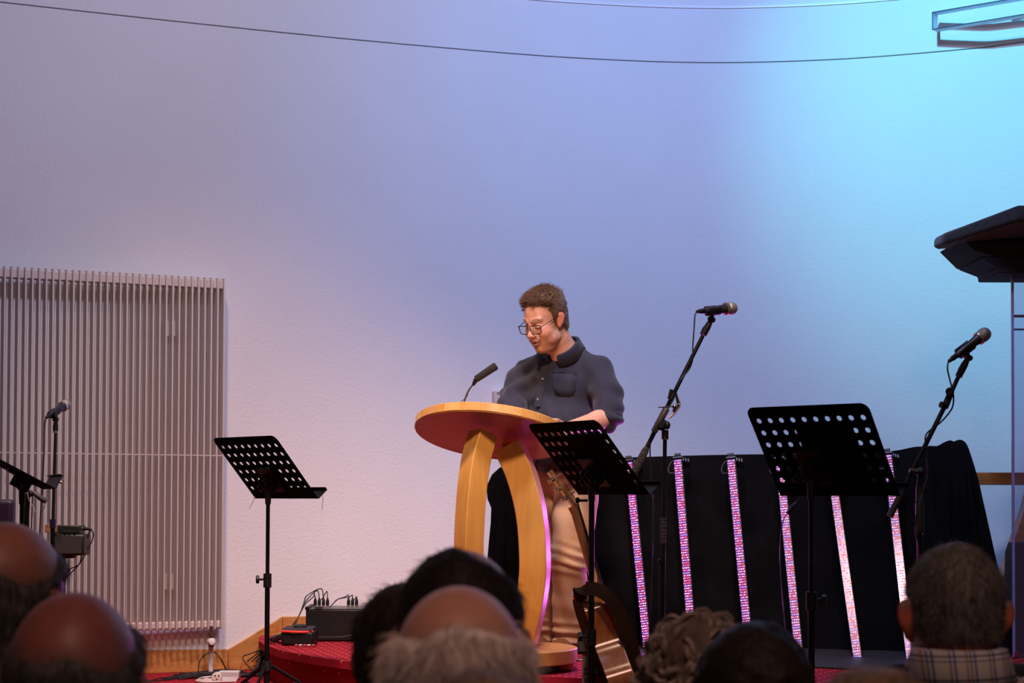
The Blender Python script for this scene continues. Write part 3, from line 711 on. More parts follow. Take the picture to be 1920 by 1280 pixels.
# small clip-on microphone low behind the largest stand
YS = 6.5
ms = thing('microphone', P(1477, 960, YS), 'small black microphone hanging below the largest music stand', 'microphone')
MB().tube([P(1476, 963, YS), P(1486, 950, YS), P(1494, 942, YS)], [.006, .009, .006], 10).build('handle', m_micbody, ms)
MB().tube([P(1494, 942, YS), P(1500, 935, YS)], .0035, 8).build('plug', m_blackmatt, ms)
cable([P(1476, 964, YS), P(1470, 972, YS), P(1464, 1000, YS), P(1463, 1060, YS), P(1470, 1150, YS), P(1474, 1200, YS), P(1480, 1330, YS + .1), [P(1490, 1300, YS)[0], YS + .2, ZL + .008]], .0018, 'thin grey cable looping down in front of the fourth LED bar', mt=mat('grey_cable', (.09, .08, .08), .4))
# left edge: second microphone on a clip, dark padded seat back
YK = 8.0
ms = thing('microphone_stand', (P(50, 1000, YK)[0], YK, ZL), 'short black microphone stand with round clamp, half behind the left music stand', 'microphone stand')
MB().tube([P(50, 960, YK), P(52, 925, YK)], [.012, .011], 10).cyl([P(50, 1000, YK)[0], YK, ZL + .03], P(50, 950, YK), .011).build('upper_tube', m_black, ms)
MB().ball(P(43, 932, YK), (.012, .012, .018), 12).ball(P(57, 925, YK), (.018, .014, .014), 12).build('swivel_joint', m_blackmatt, ms)
MB().lathe([P(50, 1000, YK)[0], YK, ZL], (0, 0, 1), [(0, .12), (.01, .122), (.022, .11), (.03, .03), (.04, .014)], 28).build('round_base', m_black, ms)
ms = thing('microphone', P(60, 923, YK), 'dark brown microphone pointing down right under the left music stand', 'microphone')
MB().tube([P(60, 921, YK), P(73, 931, YK)], [.0085, .0115], 12).build('handle', mat('dark_olive_plastic', (.07, .06, .045), .4), ms)
MB().tube([P(73, 931, YK), P(83, 938, YK), P(87, 940, YK)], [.0125, .0125, .009], 12).build('grille', mat('dark_grille', (.05, .045, .04), .6), ms)
cable([P(51, 918, YK - .02), P(53, 932, YK - .02), P(58, 943, YK - .02), P(64, 953, YK - .02), P(66, 960, YK - .02)], .0016, 'thin pale cable hanging below the left music stand', mt=mat('pale_string', (.55, .48, .42), .6))
cable([P(61, 930, YK), P(60, 960, YK), P(59, 1000, YK), P(58, 1100, YK), [P(58, 1000, YK)[0], YK, ZL + .01]], .0028, 'black cable dropping beside the short microphone stand at the left')
cable([P(88, 918, YK + .2), P(87, 935, YK + .2), P(81, 955, YK + .2), P(75, 962, YK + .2)], .0014, 'thin dark cable curling under the left music stand ledge')
sb = thing('stool', (P(12, 1000, 7.9)[0], 7.9, ZL), 'dark padded stool back at the left edge below the music stand', 'stool')
a_ = P(-40, 1010, 7.9); b_ = P(29, 936, 7.9)
MB().box((a_[0], 7.86, a_[2]), (b_[0], 7.92, b_[2])).build('backrest', mat('violet_black_vinyl', (.035, .02, .045), .45), sb, bevel=.02, seg=4)
cx_ = (a_[0] + b_[0]) / 2
MB().lathe([cx_, 7.9, ZL + .45], (0, 0, 1), [(0, .15), (.02, .17), (.06, .17), (.075, .15)], 28).build('seat', m_blackmatt, sb)
MB().cyl([cx_, 7.94, ZL + .46], [cx_, 7.94, a_[2] + .02], .012).cyl([cx_, 7.9, ZL + .03], [cx_, 7.9, ZL + .46], .02).lathe([cx_, 7.9, ZL], (0, 0, 1), [(0, .17), (.015, .17), (.03, .04)], 24).build('column', m_black, sb)
# small mixer and box on a stand, in front of the radiator
YB = 8.45
mp = P(119, 1130, YB)
ms = thing('equipment_stand', (mp[0], YB, ZL), 'black pole with a round plate carrying the small mixer before the radiator', 'stand')
MB().cyl([mp[0], YB, ZL + .03], P(119, 1043, YB), .011).build('pole', m_black, ms)
MB().lathe(P(119, 1046, YB), (0, 0, 1), [(0, .05), (.008, .06), (.012, .06)], 20).build('top_plate', m_black, ms)
MB().lathe([mp[0], YB, ZL], (0, 0, 1), [(0, .14), (.012, .14), (.03, .03)], 28).build('round_base', m_black, ms)
knob_on(ms, P(119, 1069, YB), np.array([1, -.1, 0]), .01, .015)
bo = thing('monitor_box', P(130, 1042, YB), 'dark green-black rounded box on the pole before the radiator', 'speaker')
a_ = P(97, 1041, YB - .07); b_ = P(158, 1001, YB - .07)
MB().box((a_[0], YB - .07, a_[2]), (b_[0], YB + .07, b_[2])).build('case', mat('olive_black', (.018, .022, .014), .4), bo, bevel=.012, seg=3)
MB().box((a_[0] + .012, YB - .073, a_[2] + .01), (b_[0] - .012, YB - .068, b_[2] - .01)).build('grille', mat('dark_grille', (.05, .045, .04), .6), bo)
bo = thing('mixer', P(130, 1001, YB), 'small flat dark mixer lying on the rounded box before the radiator', 'mixer')
a_ = P(100, 1000, YB - .06); b_ = P(149, 985, YB - .06)
MB().box((a_[0], YB - .06, a_[2]), (b_[0], YB + .06, b_[2])).build('case', mat('olive_black', (.018, .022, .014), .4), bo, bevel=.004)
for px in (105, 122, 130, 140):
    MB().cyl(P(px, 996, YB - .06), P(px, 996, YB - .075), .004, n=10).build('knob', m_chrome, bo)
bo = thing('wooden_box', P(93, 998, YB - .05), 'small light brown box beside the mixer at the straight microphone stand', 'box')
a_ = P(84, 998, YB - .08); b_ = P(106, 984, YB - .08)
MB().box((a_[0], YB - .08, a_[2]), (b_[0], YB - .01, b_[2])).build('body', mat_wood('light_brown_wood', (.55, .30, .15), (.4, .2, .1), 0, 12), bo, bevel=.002)
MB().box((a_[0], YB - .0805, a_[2] + .028), (b_[0], YB - .0095, b_[2] + .002)).build('lid', MATS['light_brown_wood'], bo, bevel=.002)
pg = thing('cable_plug', P(150, 991, YB), 'silver and black plug pushed into the side of the small mixer', 'plug')
MB().cyl(P(149, 991, YB), P(155, 991, YB), .008, n=12).build('metal_shell', m_ring, pg)
MB().tube([P(155, 991, YB), P(165, 991, YB), P(171, 992, YB)], [.007, .0075, .005], 10).build('boot', m_blackmatt, pg)
for dx, dz in ((0, 0), (-.02, .012)):
    cable([P(171, 992, YB), P(175, 1000, YB) + [dx, 0, 0], P(173, 1012, YB) + [dx, 0, dz], P(162, 1035, YB) + [dx, 0, 0], P(148, 1058, YB), P(132, 1075, YB) + [dx, 0, dz], P(122, 1088, YB - .01), P(121, 1130, YB - .02), [mp[0] + .03, YB - .03, ZL + .1], [mp[0] + .15, YB - .1, ZL + .006]], .0028, 'black cable looping from the plug down to the pole before the radiator' if dx == 0 else 'black cable hanging just inside its twin beside the pole before the radiator')
# ================================================================== LECTERN
YC = 7.72
LC = P(922, 818, YC)                       # centre of the underside of the reading top
LR = .322; tl = math.radians(16.5); az = math.radians(22)
LB = np.array([P(925, 1240, YC)[0], YC, ZP])
lect = thing('lectern', LB, 'round maple lectern with a tilted disc top on curved wooden legs', 'lectern')
u_ = np.array([-math.sin(az) * math.cos(tl), -math.cos(az) * math.cos(tl), math.sin(tl)])      # up the slope, towards the hall
e_ = np.array([math.cos(az), -math.sin(az), 0]); n_ = np.cross(e_, u_); n_ = n_ if n_[2] > 0 else -n_
def disc(mb, c, e, u, n, R, z0, z1, ns=96, round_=.004):
    prof = [(R - round_, z0), (R, z0 + round_), (R, z1 - round_), (R - round_, z1)]
    vs = []
    for (r, z) in prof:
        for k in range(ns):
            a = 2 * math.pi * k / ns; vs.append(c + e * r * math.cos(a) + u * r * math.sin(a) + n * z)
    fs = [(i * ns + k, i * ns + (k + 1) % ns, (i + 1) * ns + (k + 1) % ns, (i + 1) * ns + k) for i in range(3) for k in range(ns)]
    fs += [tuple(range(ns))[::-1], tuple(range(3 * ns, 4 * ns))]
    mb.add(vs, fs); return mb
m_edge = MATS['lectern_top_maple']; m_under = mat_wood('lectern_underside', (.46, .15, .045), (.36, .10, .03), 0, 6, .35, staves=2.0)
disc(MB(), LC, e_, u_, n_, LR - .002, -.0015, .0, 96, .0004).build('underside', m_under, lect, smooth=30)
disc(MB(), LC, e_, u_, n_, LR, .0002, .040, 96, .004).build('reading_top', m_edge, lect, smooth=30)
# edge blocks let into the rim
for k in range(24):
    a0 = math.radians(15 * k + 2 + 3 * math.sin(k * 2.1)); a1 = a0 + math.radians(12.6); mb = MB(); vs = []
    for j in range(5):
        a = a0 + (a1 - a0) * j / 4
        for (r, z) in ((LR - .006, .0045), (LR + .0008, .0045), (LR + .0008, .036), (LR - .006, .036)): vs.append(LC + e_ * r * math.cos(a) + u_ * r * math.sin(a) + n_ * z)
    fs = [(i * 4 + q, i * 4 + (q + 1) % 4, i * 4 + 4 + (q + 1) % 4, i * 4 + 4 + q) for i in range(4) for q in range(4)] + [(0, 1, 2, 3), (16, 17, 18, 19)]
    c = (.84, .50, .17) if k % 3 == 0 else ((.70, .37, .10) if k % 3 == 1 else (.78, .43, .13))
    mb.add(vs, fs).build('edge_block', mat_wood('edge_maple_%s' % 'abc'[k % 3], c, tuple(x * .85 for x in c), 0, 9, .3) if 'edge_maple_%s' % 'abc'[k % 3] not in MATS else MATS['edge_maple_%s' % 'abc'[k % 3]], lect)
def leg(path, wx, wy, rot, name='leg'):
    pts = spline(path, 8); secs = []
    for i, p in enumerate(pts):
        t = nrm(pts[min(i + 1, len(pts) - 1)] - pts[max(i - 1, 0)])
        a = nrm(np.cross(np.array([0, 1.0, 0]), t)); b = np.cross(t, a)          # a ~ across, b ~ towards viewer/away
        c, s_ = math.cos(rot), math.sin(rot); a2 = a * c + b * s_; b2 = -a * s_ + b * c
        secs.append([a2 * sx * wx / 2 + b2 * sy * wy / 2 for sx, sy in ((-1, -1), (1, -1), (1, 1), (-1, 1))])
    return MB().sweep(pts, secs).build(name, m_lect, lect, smooth=25, bevel=.004)
leg([P(906, 812, 7.56), P(893, 860, 7.53), P(884, 930, 7.50), P(879, 1030, 7.49), P(884, 1110, 7.52), P(900, 1180, 7.58), P(917, 1228, 7.64)], .092, .088, math.radians(57))
leg([P(955, 838, 7.66), P(978, 890, 7.63), P(996, 960, 7.60), P(1003, 1040, 7.59), P(1001, 1095, 7.60), P(990, 1160, 7.63), P(972, 1228, 7.68)], .112, .10, math.radians(12))
leg([P(955, 840, 7.80), P(980, 900, 7.90), P(998, 1030, 7.95), P(992, 1130, 7.93), P(965, 1228, 7.84)], .08, .08, math.radians(45))
zb0, zb1 = .034, .092
ex, ey, ez = np.array([1., 0, 0]), np.array([0, 1., 0]), np.array([0, 0, 1.])
disc(MB(), LB, ex, ey, ez, .347, zb0, zb1, 96, .004).build('base_disc', m_edge, lect, smooth=30)
disc(MB(), LB, ex, ey, ez, .29, .002, zb0, 64, .001).build('black_recess', m_blackmatt, lect, smooth=30)
for a in (-12, 100, 215):
    d = np.array([math.cos(math.radians(a)), math.sin(math.radians(a)), 0]); c = LB + d * .285
    MB().lathe(c, ez, [(0, .040), (.006, .050), (zb0, .052)], 20).build('foot', m_tablewood, lect)
# gooseneck microphone with foam
YG = 7.62
gm = thing('gooseneck_microphone', P(862, 765, YG), 'slim gooseneck microphone with black foam sleeve standing on the lectern', 'microphone')
f0, f1 = P(892, 711, YG), P(931, 685, YG)
fd = nrm(f1 - f0); fl_ = np.linalg.norm(f1 - f0)
MB().lathe(f0, fd, [(0, .0125), (.004, .0145), (fl_ * .5, .0155), (fl_ - .006, .0165), (fl_, .013)], 20).build('foam_sleeve', mat('foam', (.035, .032, .026), .95, 0, .5, 300, .8, 500), gm)
MB().tube([P(887, 722, YG), P(893, 711, YG)], [.006, .011], 12).build('capsule_holder', m_blackmatt, gm)
st_pts = spline([P(868, 763, YG), P(872, 748, YG), P(877, 735, YG), P(888, 719, YG)], 8)
MB().tube(st_pts, .0036, 10).build('gooseneck', mat('gooseneck_metal', (.20, .18, .17), .35, .8), gm)
MB().cyl(P(867.5, 768, YG), P(869, 758, YG), .008, .006).build('socket', m_blackmatt, gm)
MB().tube(spline([P(888, 722, YG - .01), P(880, 728, YG - .01), P(876, 742, YG - .01), P(868, 750, YG - .01), P(859, 757, YG - .02), P(858, 768, YG - .03)]), .0013, 6).build('thin_lead', m_black, gm)
# sheet of notes on the reading top
nt_ = thing('papers', LC + n_ * .041, 'sheets of paper lying on the lectern top in front of the speaker', 'papers')
Rm = np.stack([e_, u_, n_], 1)
MB().box((-.15, -.1, .0405), (.13, .12, .043), Rm, LC).build('sheet', mat('paper', (.8, .78, .75), .7), nt_)

# ================================================================== BLACK CLOTH BEHIND THE LECTERN
def cloth_hull(outline, depth, name, label, cat, wave=.012, mt=None, parent=None, ns=6):
    """closed draped volume: front outline (list of rows: left point, right point), depth behind"""
    rows = outline; nx = 28; vs = []; fs = []; loops = []
    for j, (a, b) in enumerate(rows):
        a = np.asarray(a); b = np.asarray(b); t = j / (len(rows) - 1); loop = []
        for i in range(nx + 1):
            s_ = i / nx; p = a + (b - a) * s_
            p = p + np.array([0, -1, 0]) * wave * t * (math.sin(s_ * 21 + 1.3 * math.sin(j * .35)) + .5 * math.sin(s_ * 47 + j * .3)); loop.append(p)
        for i in range(nx + 1):
            s_ = 1 - i / nx; p = a + (b - a) * s_ + np.array([0, depth, 0]); loop.append(p)
        loops.append(loop)
    n = len(loops[0]); vs = [p for l in loops for p in l]
    for j in range(len(loops) - 1):
        for k in range(n): fs.append((j * n + k, j * n + (k + 1) % n, (j + 1) * n + (k + 1) % n, (j + 1) * n + k))
    fs += [tuple(range(n)), tuple(range((len(loops) - 1) * n, len(loops) * n))[::-1]]
    o = MB().add(vs, fs).build(name, mt or m_drape, parent, smooth=60)
    if label: tag(o, label, cat)
    return o
YD = 9.0
rows = []
lx = [(937, 876), (922, 890), (912, 912), (914, 935), (921, 952), (920, 980), (917, 1010), (914, 1045), (911, 1090), (909, 1140), (907, 1180), (906, 1212)]
for (x, y) in lx: rows.append((P(x, y, YD), P(990, y - (8 if y < 900 else 0), YD)))
rows[-1] = (np.array([rows[-1][0][0], YD, ZP + .004]), np.array([rows[-1][1][0], YD, ZP + .004]))
cloth_hull(rows, .25, 'draped_cloth', 'black cloth hanging over a narrow stand between the lectern legs and the speaker', 'cloth', .01)

# ================================================================== LED BARS AND THE LONG BLACK DRAPE
DT = [(1098, 872, 9.15), (1140, 860, 9.14), (1250, 855, 9.1), (1400, 851.5, 9.02), (1520, 851, 8.96), (1610, 848, 8.9), (1690, 844, 8.84), (1735, 836, 8.8), (1770, 836, 8.76), (1790, 827, 8.72), (1802, 824, 8.7), (1812, 832, 8.7), (1821, 858, 8.7)]
dtop = [P(*q) for q in DT]; dtop = spline(dtop, 5)
nxx = len(dtop); NR = 26; vs = []
base_l = P(1085, 1214, 8.85); 
for i, tp_ in enumerate(dtop):
    s_ = i / (nxx - 1)
    xb = tp_[0] + (.14 * max(0, (s_ - .75) / .25) ** 1.2) - .04 * max(0, 1 - s_ * 6)
    yb = tp_[1] - .22 - .02 * s_
    for j in range(NR + 1):                       # front, top to floor
        t = j / NR; z = tp_[2] + (ZP + .012 - tp_[2]) * t
        fold = .016 * min(1, t * 3) * (math.sin(s_ * 75 + 2.2 * math.sin(s_ * 9) + t * 1.5) + .6 * math.sin(s_ * 31 - t * 4)) 
        x = tp_[0] + (xb - tp_[0]) * t; y = tp_[1] - .04 * min(1, t * 8) + (yb - tp_[1]) * t + fold
        # slack swags
        y -= .012 * math.sin(t * 9 + s_ * 14) * (1 - t)
        vs.append((x, y, z))
    for j in range(5):                            # over the top and down the back
        vs.append((tp_[0] + (xb - tp_[0]) * (j / 4) ** .8, tp_[1] + .02 + .40, tp_[2] - .004 - (tp_[2] - ZP - .012) * (j / 4)) if j else (tp_[0], tp_[1] + .2, tp_[2] + .003))
RW = NR + 6
fs = [(i * RW + j, i * RW + j + 1, (i + 1) * RW + j + 1, (i + 1) * RW + j) for i in range(nxx - 1) for j in range(RW - 1)]
fs += [(i * RW + RW - 1, i * RW, (i + 1) * RW, (i + 1) * RW + RW - 1) for i in range(nxx - 1)]
fs += [tuple(range(RW)), tuple(range((nxx - 1) * RW, nxx * RW))[::-1]]
tag(MB().add(vs, fs).build('drape', m_drape, None, smooth=70), 'long black cloth draped over equipment behind the six LED bars', 'cloth')
pl = [PZ(1100, 1238, ZP)[:2], PZ(1245, 1241, ZP)[:2], PZ(1400, 1245, ZP)[:2], PZ(1560, 1254, ZP)[:2], PZ(1700, 1262, ZP)[:2], PZ(1870, 1262, ZP)[:2], P(1880, 1180, 8.62)[:2], P(1600, 1180, 8.8)[:2], P(1100, 1180, 8.98)[:2]]
tag(MB().prism([tuple(q) for q in pl], ZP + .001, ZP + .011).build('floor_board', mat('dark_grey_board', (.025, .02, .022), .6), None, bevel=.003), 'thin dark board on the platform carpet under the LED bars', 'board')

m_lr = mat_emit('led_red', (1.0, .10, .26), 1.25); m_lb = mat_emit('led_blue', (.34, .20, 1.0), 1.7); m_lp = mat_emit('led_pink', (1.0, .44, .95), 1.35)
m_lens = mat('led_lens', (.20, .03, .16), .15, 0, .2, spec=.8)  # dark magenta base colour stands in for the glow between the diodes
LEDS = [((1178, 866), (1213, 1213), 8.95, 8.66), ((1270, 861), (1299, 1222), 8.86, 8.54), ((1370, 861), (1405, 1226), 8.79, 8.46), ((1461, 862), (1498, 1229), 8.72, 8.36), ((1556, 861), (1608, 1233), 8.64, 8.26), ((1664, 852), (1708, 1240), 8.56, 8.16)]
ledlab = ['leftmost LED bar, partly behind the middle music stand, leaning on the black drape', 'second LED bar from the left, glowing pink, right of the boom stand post', 'third LED bar from the left, glowing pink, left of the largest music stand', 'fourth LED bar from the left, its top behind the largest music stand', 'fifth LED bar from the left, below the right half of the largest music stand', 'rightmost LED bar, crossed by the tail of the right microphone boom']
for i, (tp_, bt_, yt, yb) in enumerate(LEDS):
    a = P(bt_[0], bt_[1], yb); b = P(tp_[0], tp_[1], yt); ax = nrm(b - a); L = np.linalg.norm(b - a)
    nrmv = nrm(np.cross(ax, np.array([1.0, -.22, 0])));  nrmv = nrmv if nrmv[1] < 0 else -nrmv; sd_ = nrm(np.cross(nrmv, ax)); sd_ = sd_ if sd_[0] > 0 else -sd_
    root = thing('led_bar', a, ledlab[i], 'stage light', 'LED bars leaning on the black drape')
    Rm = np.stack([sd_, nrmv, ax], 1); hw = .0166
    MB().box((-hw - .004, -.085, -.012), (hw + .006, -.006, L + .010), Rm, a).build('housing', m_blackmatt, root, bevel=.003)
    MB().box((-hw - .001, -.006, 0), (hw + .001, -.001, L), Rm, a).build('lens_strip', m_lens, root)
    rowsn = 76; colsn = 4; parts = {0: MB(), 1: MB(), 2: MB()}; g = np.random.default_rng(50 + i)
    for r in range(rowsn):
        for c in range(colsn):
            off = .5 if r % 2 else 0
            x = -hw + 2 * hw * (c + .35 + off * .7) / colsn; z = L * (r + .5) / rowsn
            q = g.random(); kind = 1 if (c < 1 and q < .55) or (r % 5 == 0 and q < .7) else (0 if q < .42 else 2)
            cpt = a + Rm @ np.array([x, -.001, z]); rr = .0038
            vv = [cpt + Rm @ np.array([rr * math.cos(k * 1.0472), 0, rr * math.sin(k * 1.0472)]) for k in range(6)] + [cpt + nrmv * .003]
            parts[kind].add(vv, [(k, (k + 1) % 6, 6) for k in range(6)])
    for kd, nm, mm in ((0, 'red_diodes', m_lr), (1, 'blue_diodes', m_lb), (2, 'pink_diodes', m_lp)): parts[kd].build(nm, mm, root, kind='stuff')
    # end cap with clamp knob and cooling ribs
    MB().box((-hw - .006, -.10, L + .006), (hw + .008, .002, L + .016), Rm, a).build('end_cap', mat('blue_black_metal', (.03, .035, .05), .35, .5), root, bevel=.002)
    rb = MB()
    for k in range(4): rb.box((hw - .004 + k * .011, -.11 - k * .010, L - .002), (hw + .002 + k * .011, -.01 - k * .010, L + .014), Rm, a)
    rb.build('cooling_ribs', MATS['blue_black_metal'], root)
    MB().cyl(a + Rm @ np.array([0, -.03, L + .014]), a + Rm @ np.array([0, -.03, L + .026]), .008, n=10).box((-.014, -.045, L + .024), (.015, -.015, L + .038), Rm, a).build('clamp_knob', m_blackmatt, root, bevel=.002)
    MB().tube(spline([a + Rm @ np.array(q) for q in ((-.01, -.04, L + .016), (-.035, -.03, L - .002), (-.048, -.02, L - .035), (-.042, -.015, L - .058), (-.022, -.012, L - .062))]), .0022, 6).build('power_lead', mat('brown_grey_lead', (.10, .075, .065), .35), root)
    for zz in ((.2, .5, .8) if i < 3 else (.5,)):
        ll = bpy.data.lights.new('led_glow', 'SPOT'); ll.energy = (9.0 if i < 2 else 3.0); ll.color = (.85, .14, .95); ll.spot_size = math.radians(110); ll.spot_blend = 1.0; ll.shadow_soft_size = 0.0
        lo = bpy.data.objects.new('led_glow', ll); COL.objects.link(lo); lo.parent = root
        lo.location = Rm @ np.array([0, .012, L * zz]); lo.rotation_euler = Vector(nrmv).to_track_quat('-Z', 'Y').to_euler()

# ================================================================== WOODEN TABLE AT THE RIGHT
YT = 9.3
tb = thing('wooden_table', (P(1900, 900, YT)[0], YT, ZP), 'brown wooden table on curved legs behind the clear screen at the right', 'table')
a_ = P(1800, 885, YT - .2); b_ = P(2100, 909, YT - .2)
MB().box((a_[0], YT - .2, b_[2]), (b_[0], YT + .2, a_[2])).build('table_top', m_tablewood, tb, bevel=.004)
def tleg(path):
    pts = spline(path, 8); secs = [[np.array([sx * .055, sy * .05, 0]) for sx, sy in ((-1, -1), (1, -1), (1, 1), (-1, 1))] for _ in pts]
    MB().sweep(pts, secs).build('leg', m_tablewood, tb, smooth=25, bevel=.004)
tleg([P(1950, 908, YT - .1), P(1935, 960, YT - .1), P(1915, 1020, YT - .1), P(1897, 1080, YT - .1), P(1890, 1130, YT - .1), P(1897, 1170, YT - .1), np.array([P(1908, 1200, YT - .1)[0], YT - .1, ZP + .003])])
tleg([P(2050, 908, YT), P(2080, 1000, YT), P(2090, 1080, YT), P(2080, 1150, YT), np.array([P(2060, 1200, YT)[0], YT, ZP + .003])])
# ================================================================== CLEAR SCREEN WITH PADDED TOP
def mat_clear():
    m, nt, b = nodes_mat('clear_acrylic'); N = nt.nodes; L = nt.links
    b.inputs['Transmission Weight'].default_value = 0.0
    tr = N.new('ShaderNodeBsdfTransparent'); tr.inputs[0].default_value = (.88, .86, .93, 1); mx = N.new('ShaderNodeMixShader'); fr = N.new('ShaderNodeFresnel'); fr.inputs[0].default_value = 1.45
    b.inputs['Base Color'].default_value = (.55, .45, .62, 1); b.inputs['Roughness'].default_value = .08
    ad = N.new('ShaderNodeMath'); ad.operation = 'ADD'; ad.inputs[1].default_value = .05; L.new(fr.outputs[0], ad.inputs[0])
    L.new(ad.outputs[0], mx.inputs[0]); L.new(tr.outputs[0], mx.inputs[1]); L.new(b.outputs[0], mx.inputs[2]); L.new(mx.outputs[0], N['Material Output'].inputs[0])
    return m
m_clear = mat_clear(); m_edgecl = mat('acrylic_edge', (.30, .24, .42), .2, 0, .1)
YA = 8.36
sp_ = P(1899, 1235, YA); zt = P(1899, 478, YA)[2]
scr = thing('clear_screen', (sp_[0] + .5, YA, ZP), 'clear acrylic drum screen with a black padded lid at the right edge', 'screen')
x0 = sp_[0]; hgt = zt
MB().box((x0, YA - .004, ZP + .004), (x0 + .62, YA + .004, hgt)).build('front_panel', m_clear, scr)
MB().box((x0 - .001, YA - .006, ZP + .004), (x0 + .010, YA + .006, hgt)).build('edge_strip', m_edgecl, scr)
bk = np.array([x0 + .268 * .5, YA + .5])
MB().add([(x0, YA, ZP + .004), (bk[0], bk[1], ZP + .004), (bk[0], bk[1], hgt), (x0, YA, hgt), (x0 + .008, YA - .004, ZP + .004), (bk[0] + .008, bk[1] - .004, ZP + .004), (bk[0] + .008, bk[1] - .004, hgt), (x0 + .008, YA - .004, hgt)], [(0, 1, 2, 3), (4, 7, 6, 5), (0, 4, 5, 1), (3, 2, 6, 7), (0, 3, 7, 4), (1, 5, 6, 2)]).build('side_panel', m_clear, scr)
for (pxy, d) in (((592), .006), ((617), .004)):
    zz = P(1902, pxy, YA)[2]; MB().box((x0 + .01, YA + .006, zz - d), (x0 + .6, YA + .02, zz + d)).build('joint_strip', m_edgecl, scr)
MB().box((x0 + .004, YA - .012, ZP + .006), (x0 + .02, YA - .004, ZP + .03)).build('hinge', m_chrome, scr)
# padded lid
m_felt = mat('charcoal_felt', (.022, .018, .016), .95, 0, .4, 60, .5, 200, sheen=.3)
t0 = P(1757, 452, YA)
lid = [(.0, .06), (.015, -.05), (.29, -.27), (.95, -.27), (.95, .5), (.33, .5), (.03, .16)]
zt0, zt1 = t0[2], P(1890, 409, YA)[2]
def lidz(x): return zt0 + (zt1 - zt0) * min(1, x / .29)
vs = []
for (x, y) in lid: vs.append((t0[0] + x, YA + y, lidz(x) - .028 if x < .2 else lidz(x) - .05))
for (x, y) in lid: vs.append((t0[0] + x + .0, YA + y, lidz(x) + .022))
nL = len(lid)
MB().add(vs, [tuple(range(nL))[::-1], tuple(range(nL, 2 * nL))] + [(k, (k + 1) % nL, nL + (k + 1) % nL, nL + k) for k in range(nL)]).build('padded_lid', m_felt, scr, bevel=.018, seg=4, smooth=60)
zl1, zl2 = P(1782, 462, YA)[2], P(1828, 487, YA)[2]
def ring(x0_, y0_, x1_, y1_, z): return [(x0_, y0_, z), (x1_, y0_, z), (x1_, y1_, z), (x0_, y1_, z)]
A = ring(t0[0] + .10, YA - .06, t0[0] + .93, YA + .4, lidz(.1) - .03); Bm = ring(P(1829, 487, YA)[0], YA - .09, t0[0] + .93, YA + .35, zl2); C_ = ring(P(1864, 503, YA)[0], YA - .07, t0[0] + .93, YA + .3, P(1864, 505, YA)[2]); D_ = ring(P(1865, 503, YA)[0], YA - .07, t0[0] + .93, YA + .3, P(1866, 515, YA)[2])
q = lambda a: [(4 * a + k, 4 * a + (k + 1) % 4, 4 * a + 4 + (k + 1) % 4, 4 * a + 4 + k) for k in range(4)]
MB().add(A + Bm, q(0) + [(0, 1, 2, 3), (4, 5, 6, 7)]).build('upper_baffle', mat('black_felt', (.008, .007, .010), .95, 0, .4, 60), scr, bevel=.006)
MB().add([(p[0] + .004, p[1], p[2] - .002) for p in Bm] + C_ + D_, q(0) + q(1) + [(0, 1, 2, 3), (8, 9, 10, 11)]).build('lower_baffle', mat('navy_black_felt', (.010, .010, .022), .9, 0, .4, 60), scr, bevel=.006)
# dark drum hardware cover inside the screen
cloth_hull([(P(1912, 1018, 8.7), P(2060, 1010, 8.7)), (P(1906, 1035, 8.7), P(2060, 1030, 8.7)), (P(1903, 1120, 8.7), P(2060, 1120, 8.7)), ((P(1902, 1180, 8.7)[0], 8.7, ZP + .004), (P(2060, 1180, 8.7)[0], 8.7, ZP + .004))], .2, 'covered_drum', 'dark cloth-covered drum behind the clear screen at the right edge', 'drum', .006, mat('dark_brown_cloth', (.03, .022, .018), .8, 0, .3, 5))

# ================================================================== METAL FRAME HIGH ON THE WALL
fr = thing('metal_frame', P(1770, 45, 9.8), 'thin open rectangular metal frame high on the wall at the top right', 'frame')
YF = wall_y(P(1748, 56, 9.9)[0]) - .12; f0 = P(1748, 56, YF); q_ = P(1920, 28, YF * .968); d_ = nrm([q_[0] - f0[0], q_[1] - f0[1], 0.0]); dl = 1.0
ztp = P(1748, 23, f0[1])[2]; zbt = f0[2]; dep = .058; inw = np.array([-d_[1], d_[0], 0]); inw = inw if inw[1] > 0 else -inw
m_fr = mat('painted_steel_blue', (.62, .70, .85), .45, 0, .05); m_fre = mat('dark_edge', (.03, .05, .10), .5)
Rf = np.stack([d_, inw, ez], 1); o0 = np.array([f0[0], f0[1], 0]); tk = .004
MB().box((0, 0, ztp - tk), (dl, dep, ztp), Rf, o0).build('top_bar', m_fr, fr)
MB().box((0, 0, zbt), (dl, dep, zbt + tk), Rf, o0).build('bottom_bar', m_fr, fr)
MB().box((0, 0, zbt + tk), (tk, dep, ztp - tk), Rf, o0).build('end_bar', m_fr, fr)
MB().box((dl - tk, 0, zbt + tk), (dl, dep, ztp - tk), Rf, o0).build('end_bar', m_fr, fr)
eb_ = MB().box((0, -.003, ztp - tk), (dl, 0, ztp + .001), Rf, o0).box((0, -.003, zbt - .001), (dl, 0, zbt + tk), Rf, o0).box((0, -.003, zbt), (tk, 0, ztp), Rf, o0).box((dl - tk, -.003, zbt), (dl, 0, ztp), Rf, o0)
eb_.build('front_edge', m_fre, fr)
br = wall_pt(1900, 40, .01); MB().cyl(o0 + d_ * (dl * .78) + inw * dep + ez * (zbt + .05), br + (o0 + d_ * (dl * .78) - br) * [1, 0, 0] * 0, .008).build('wall_arm', m_fr, fr)

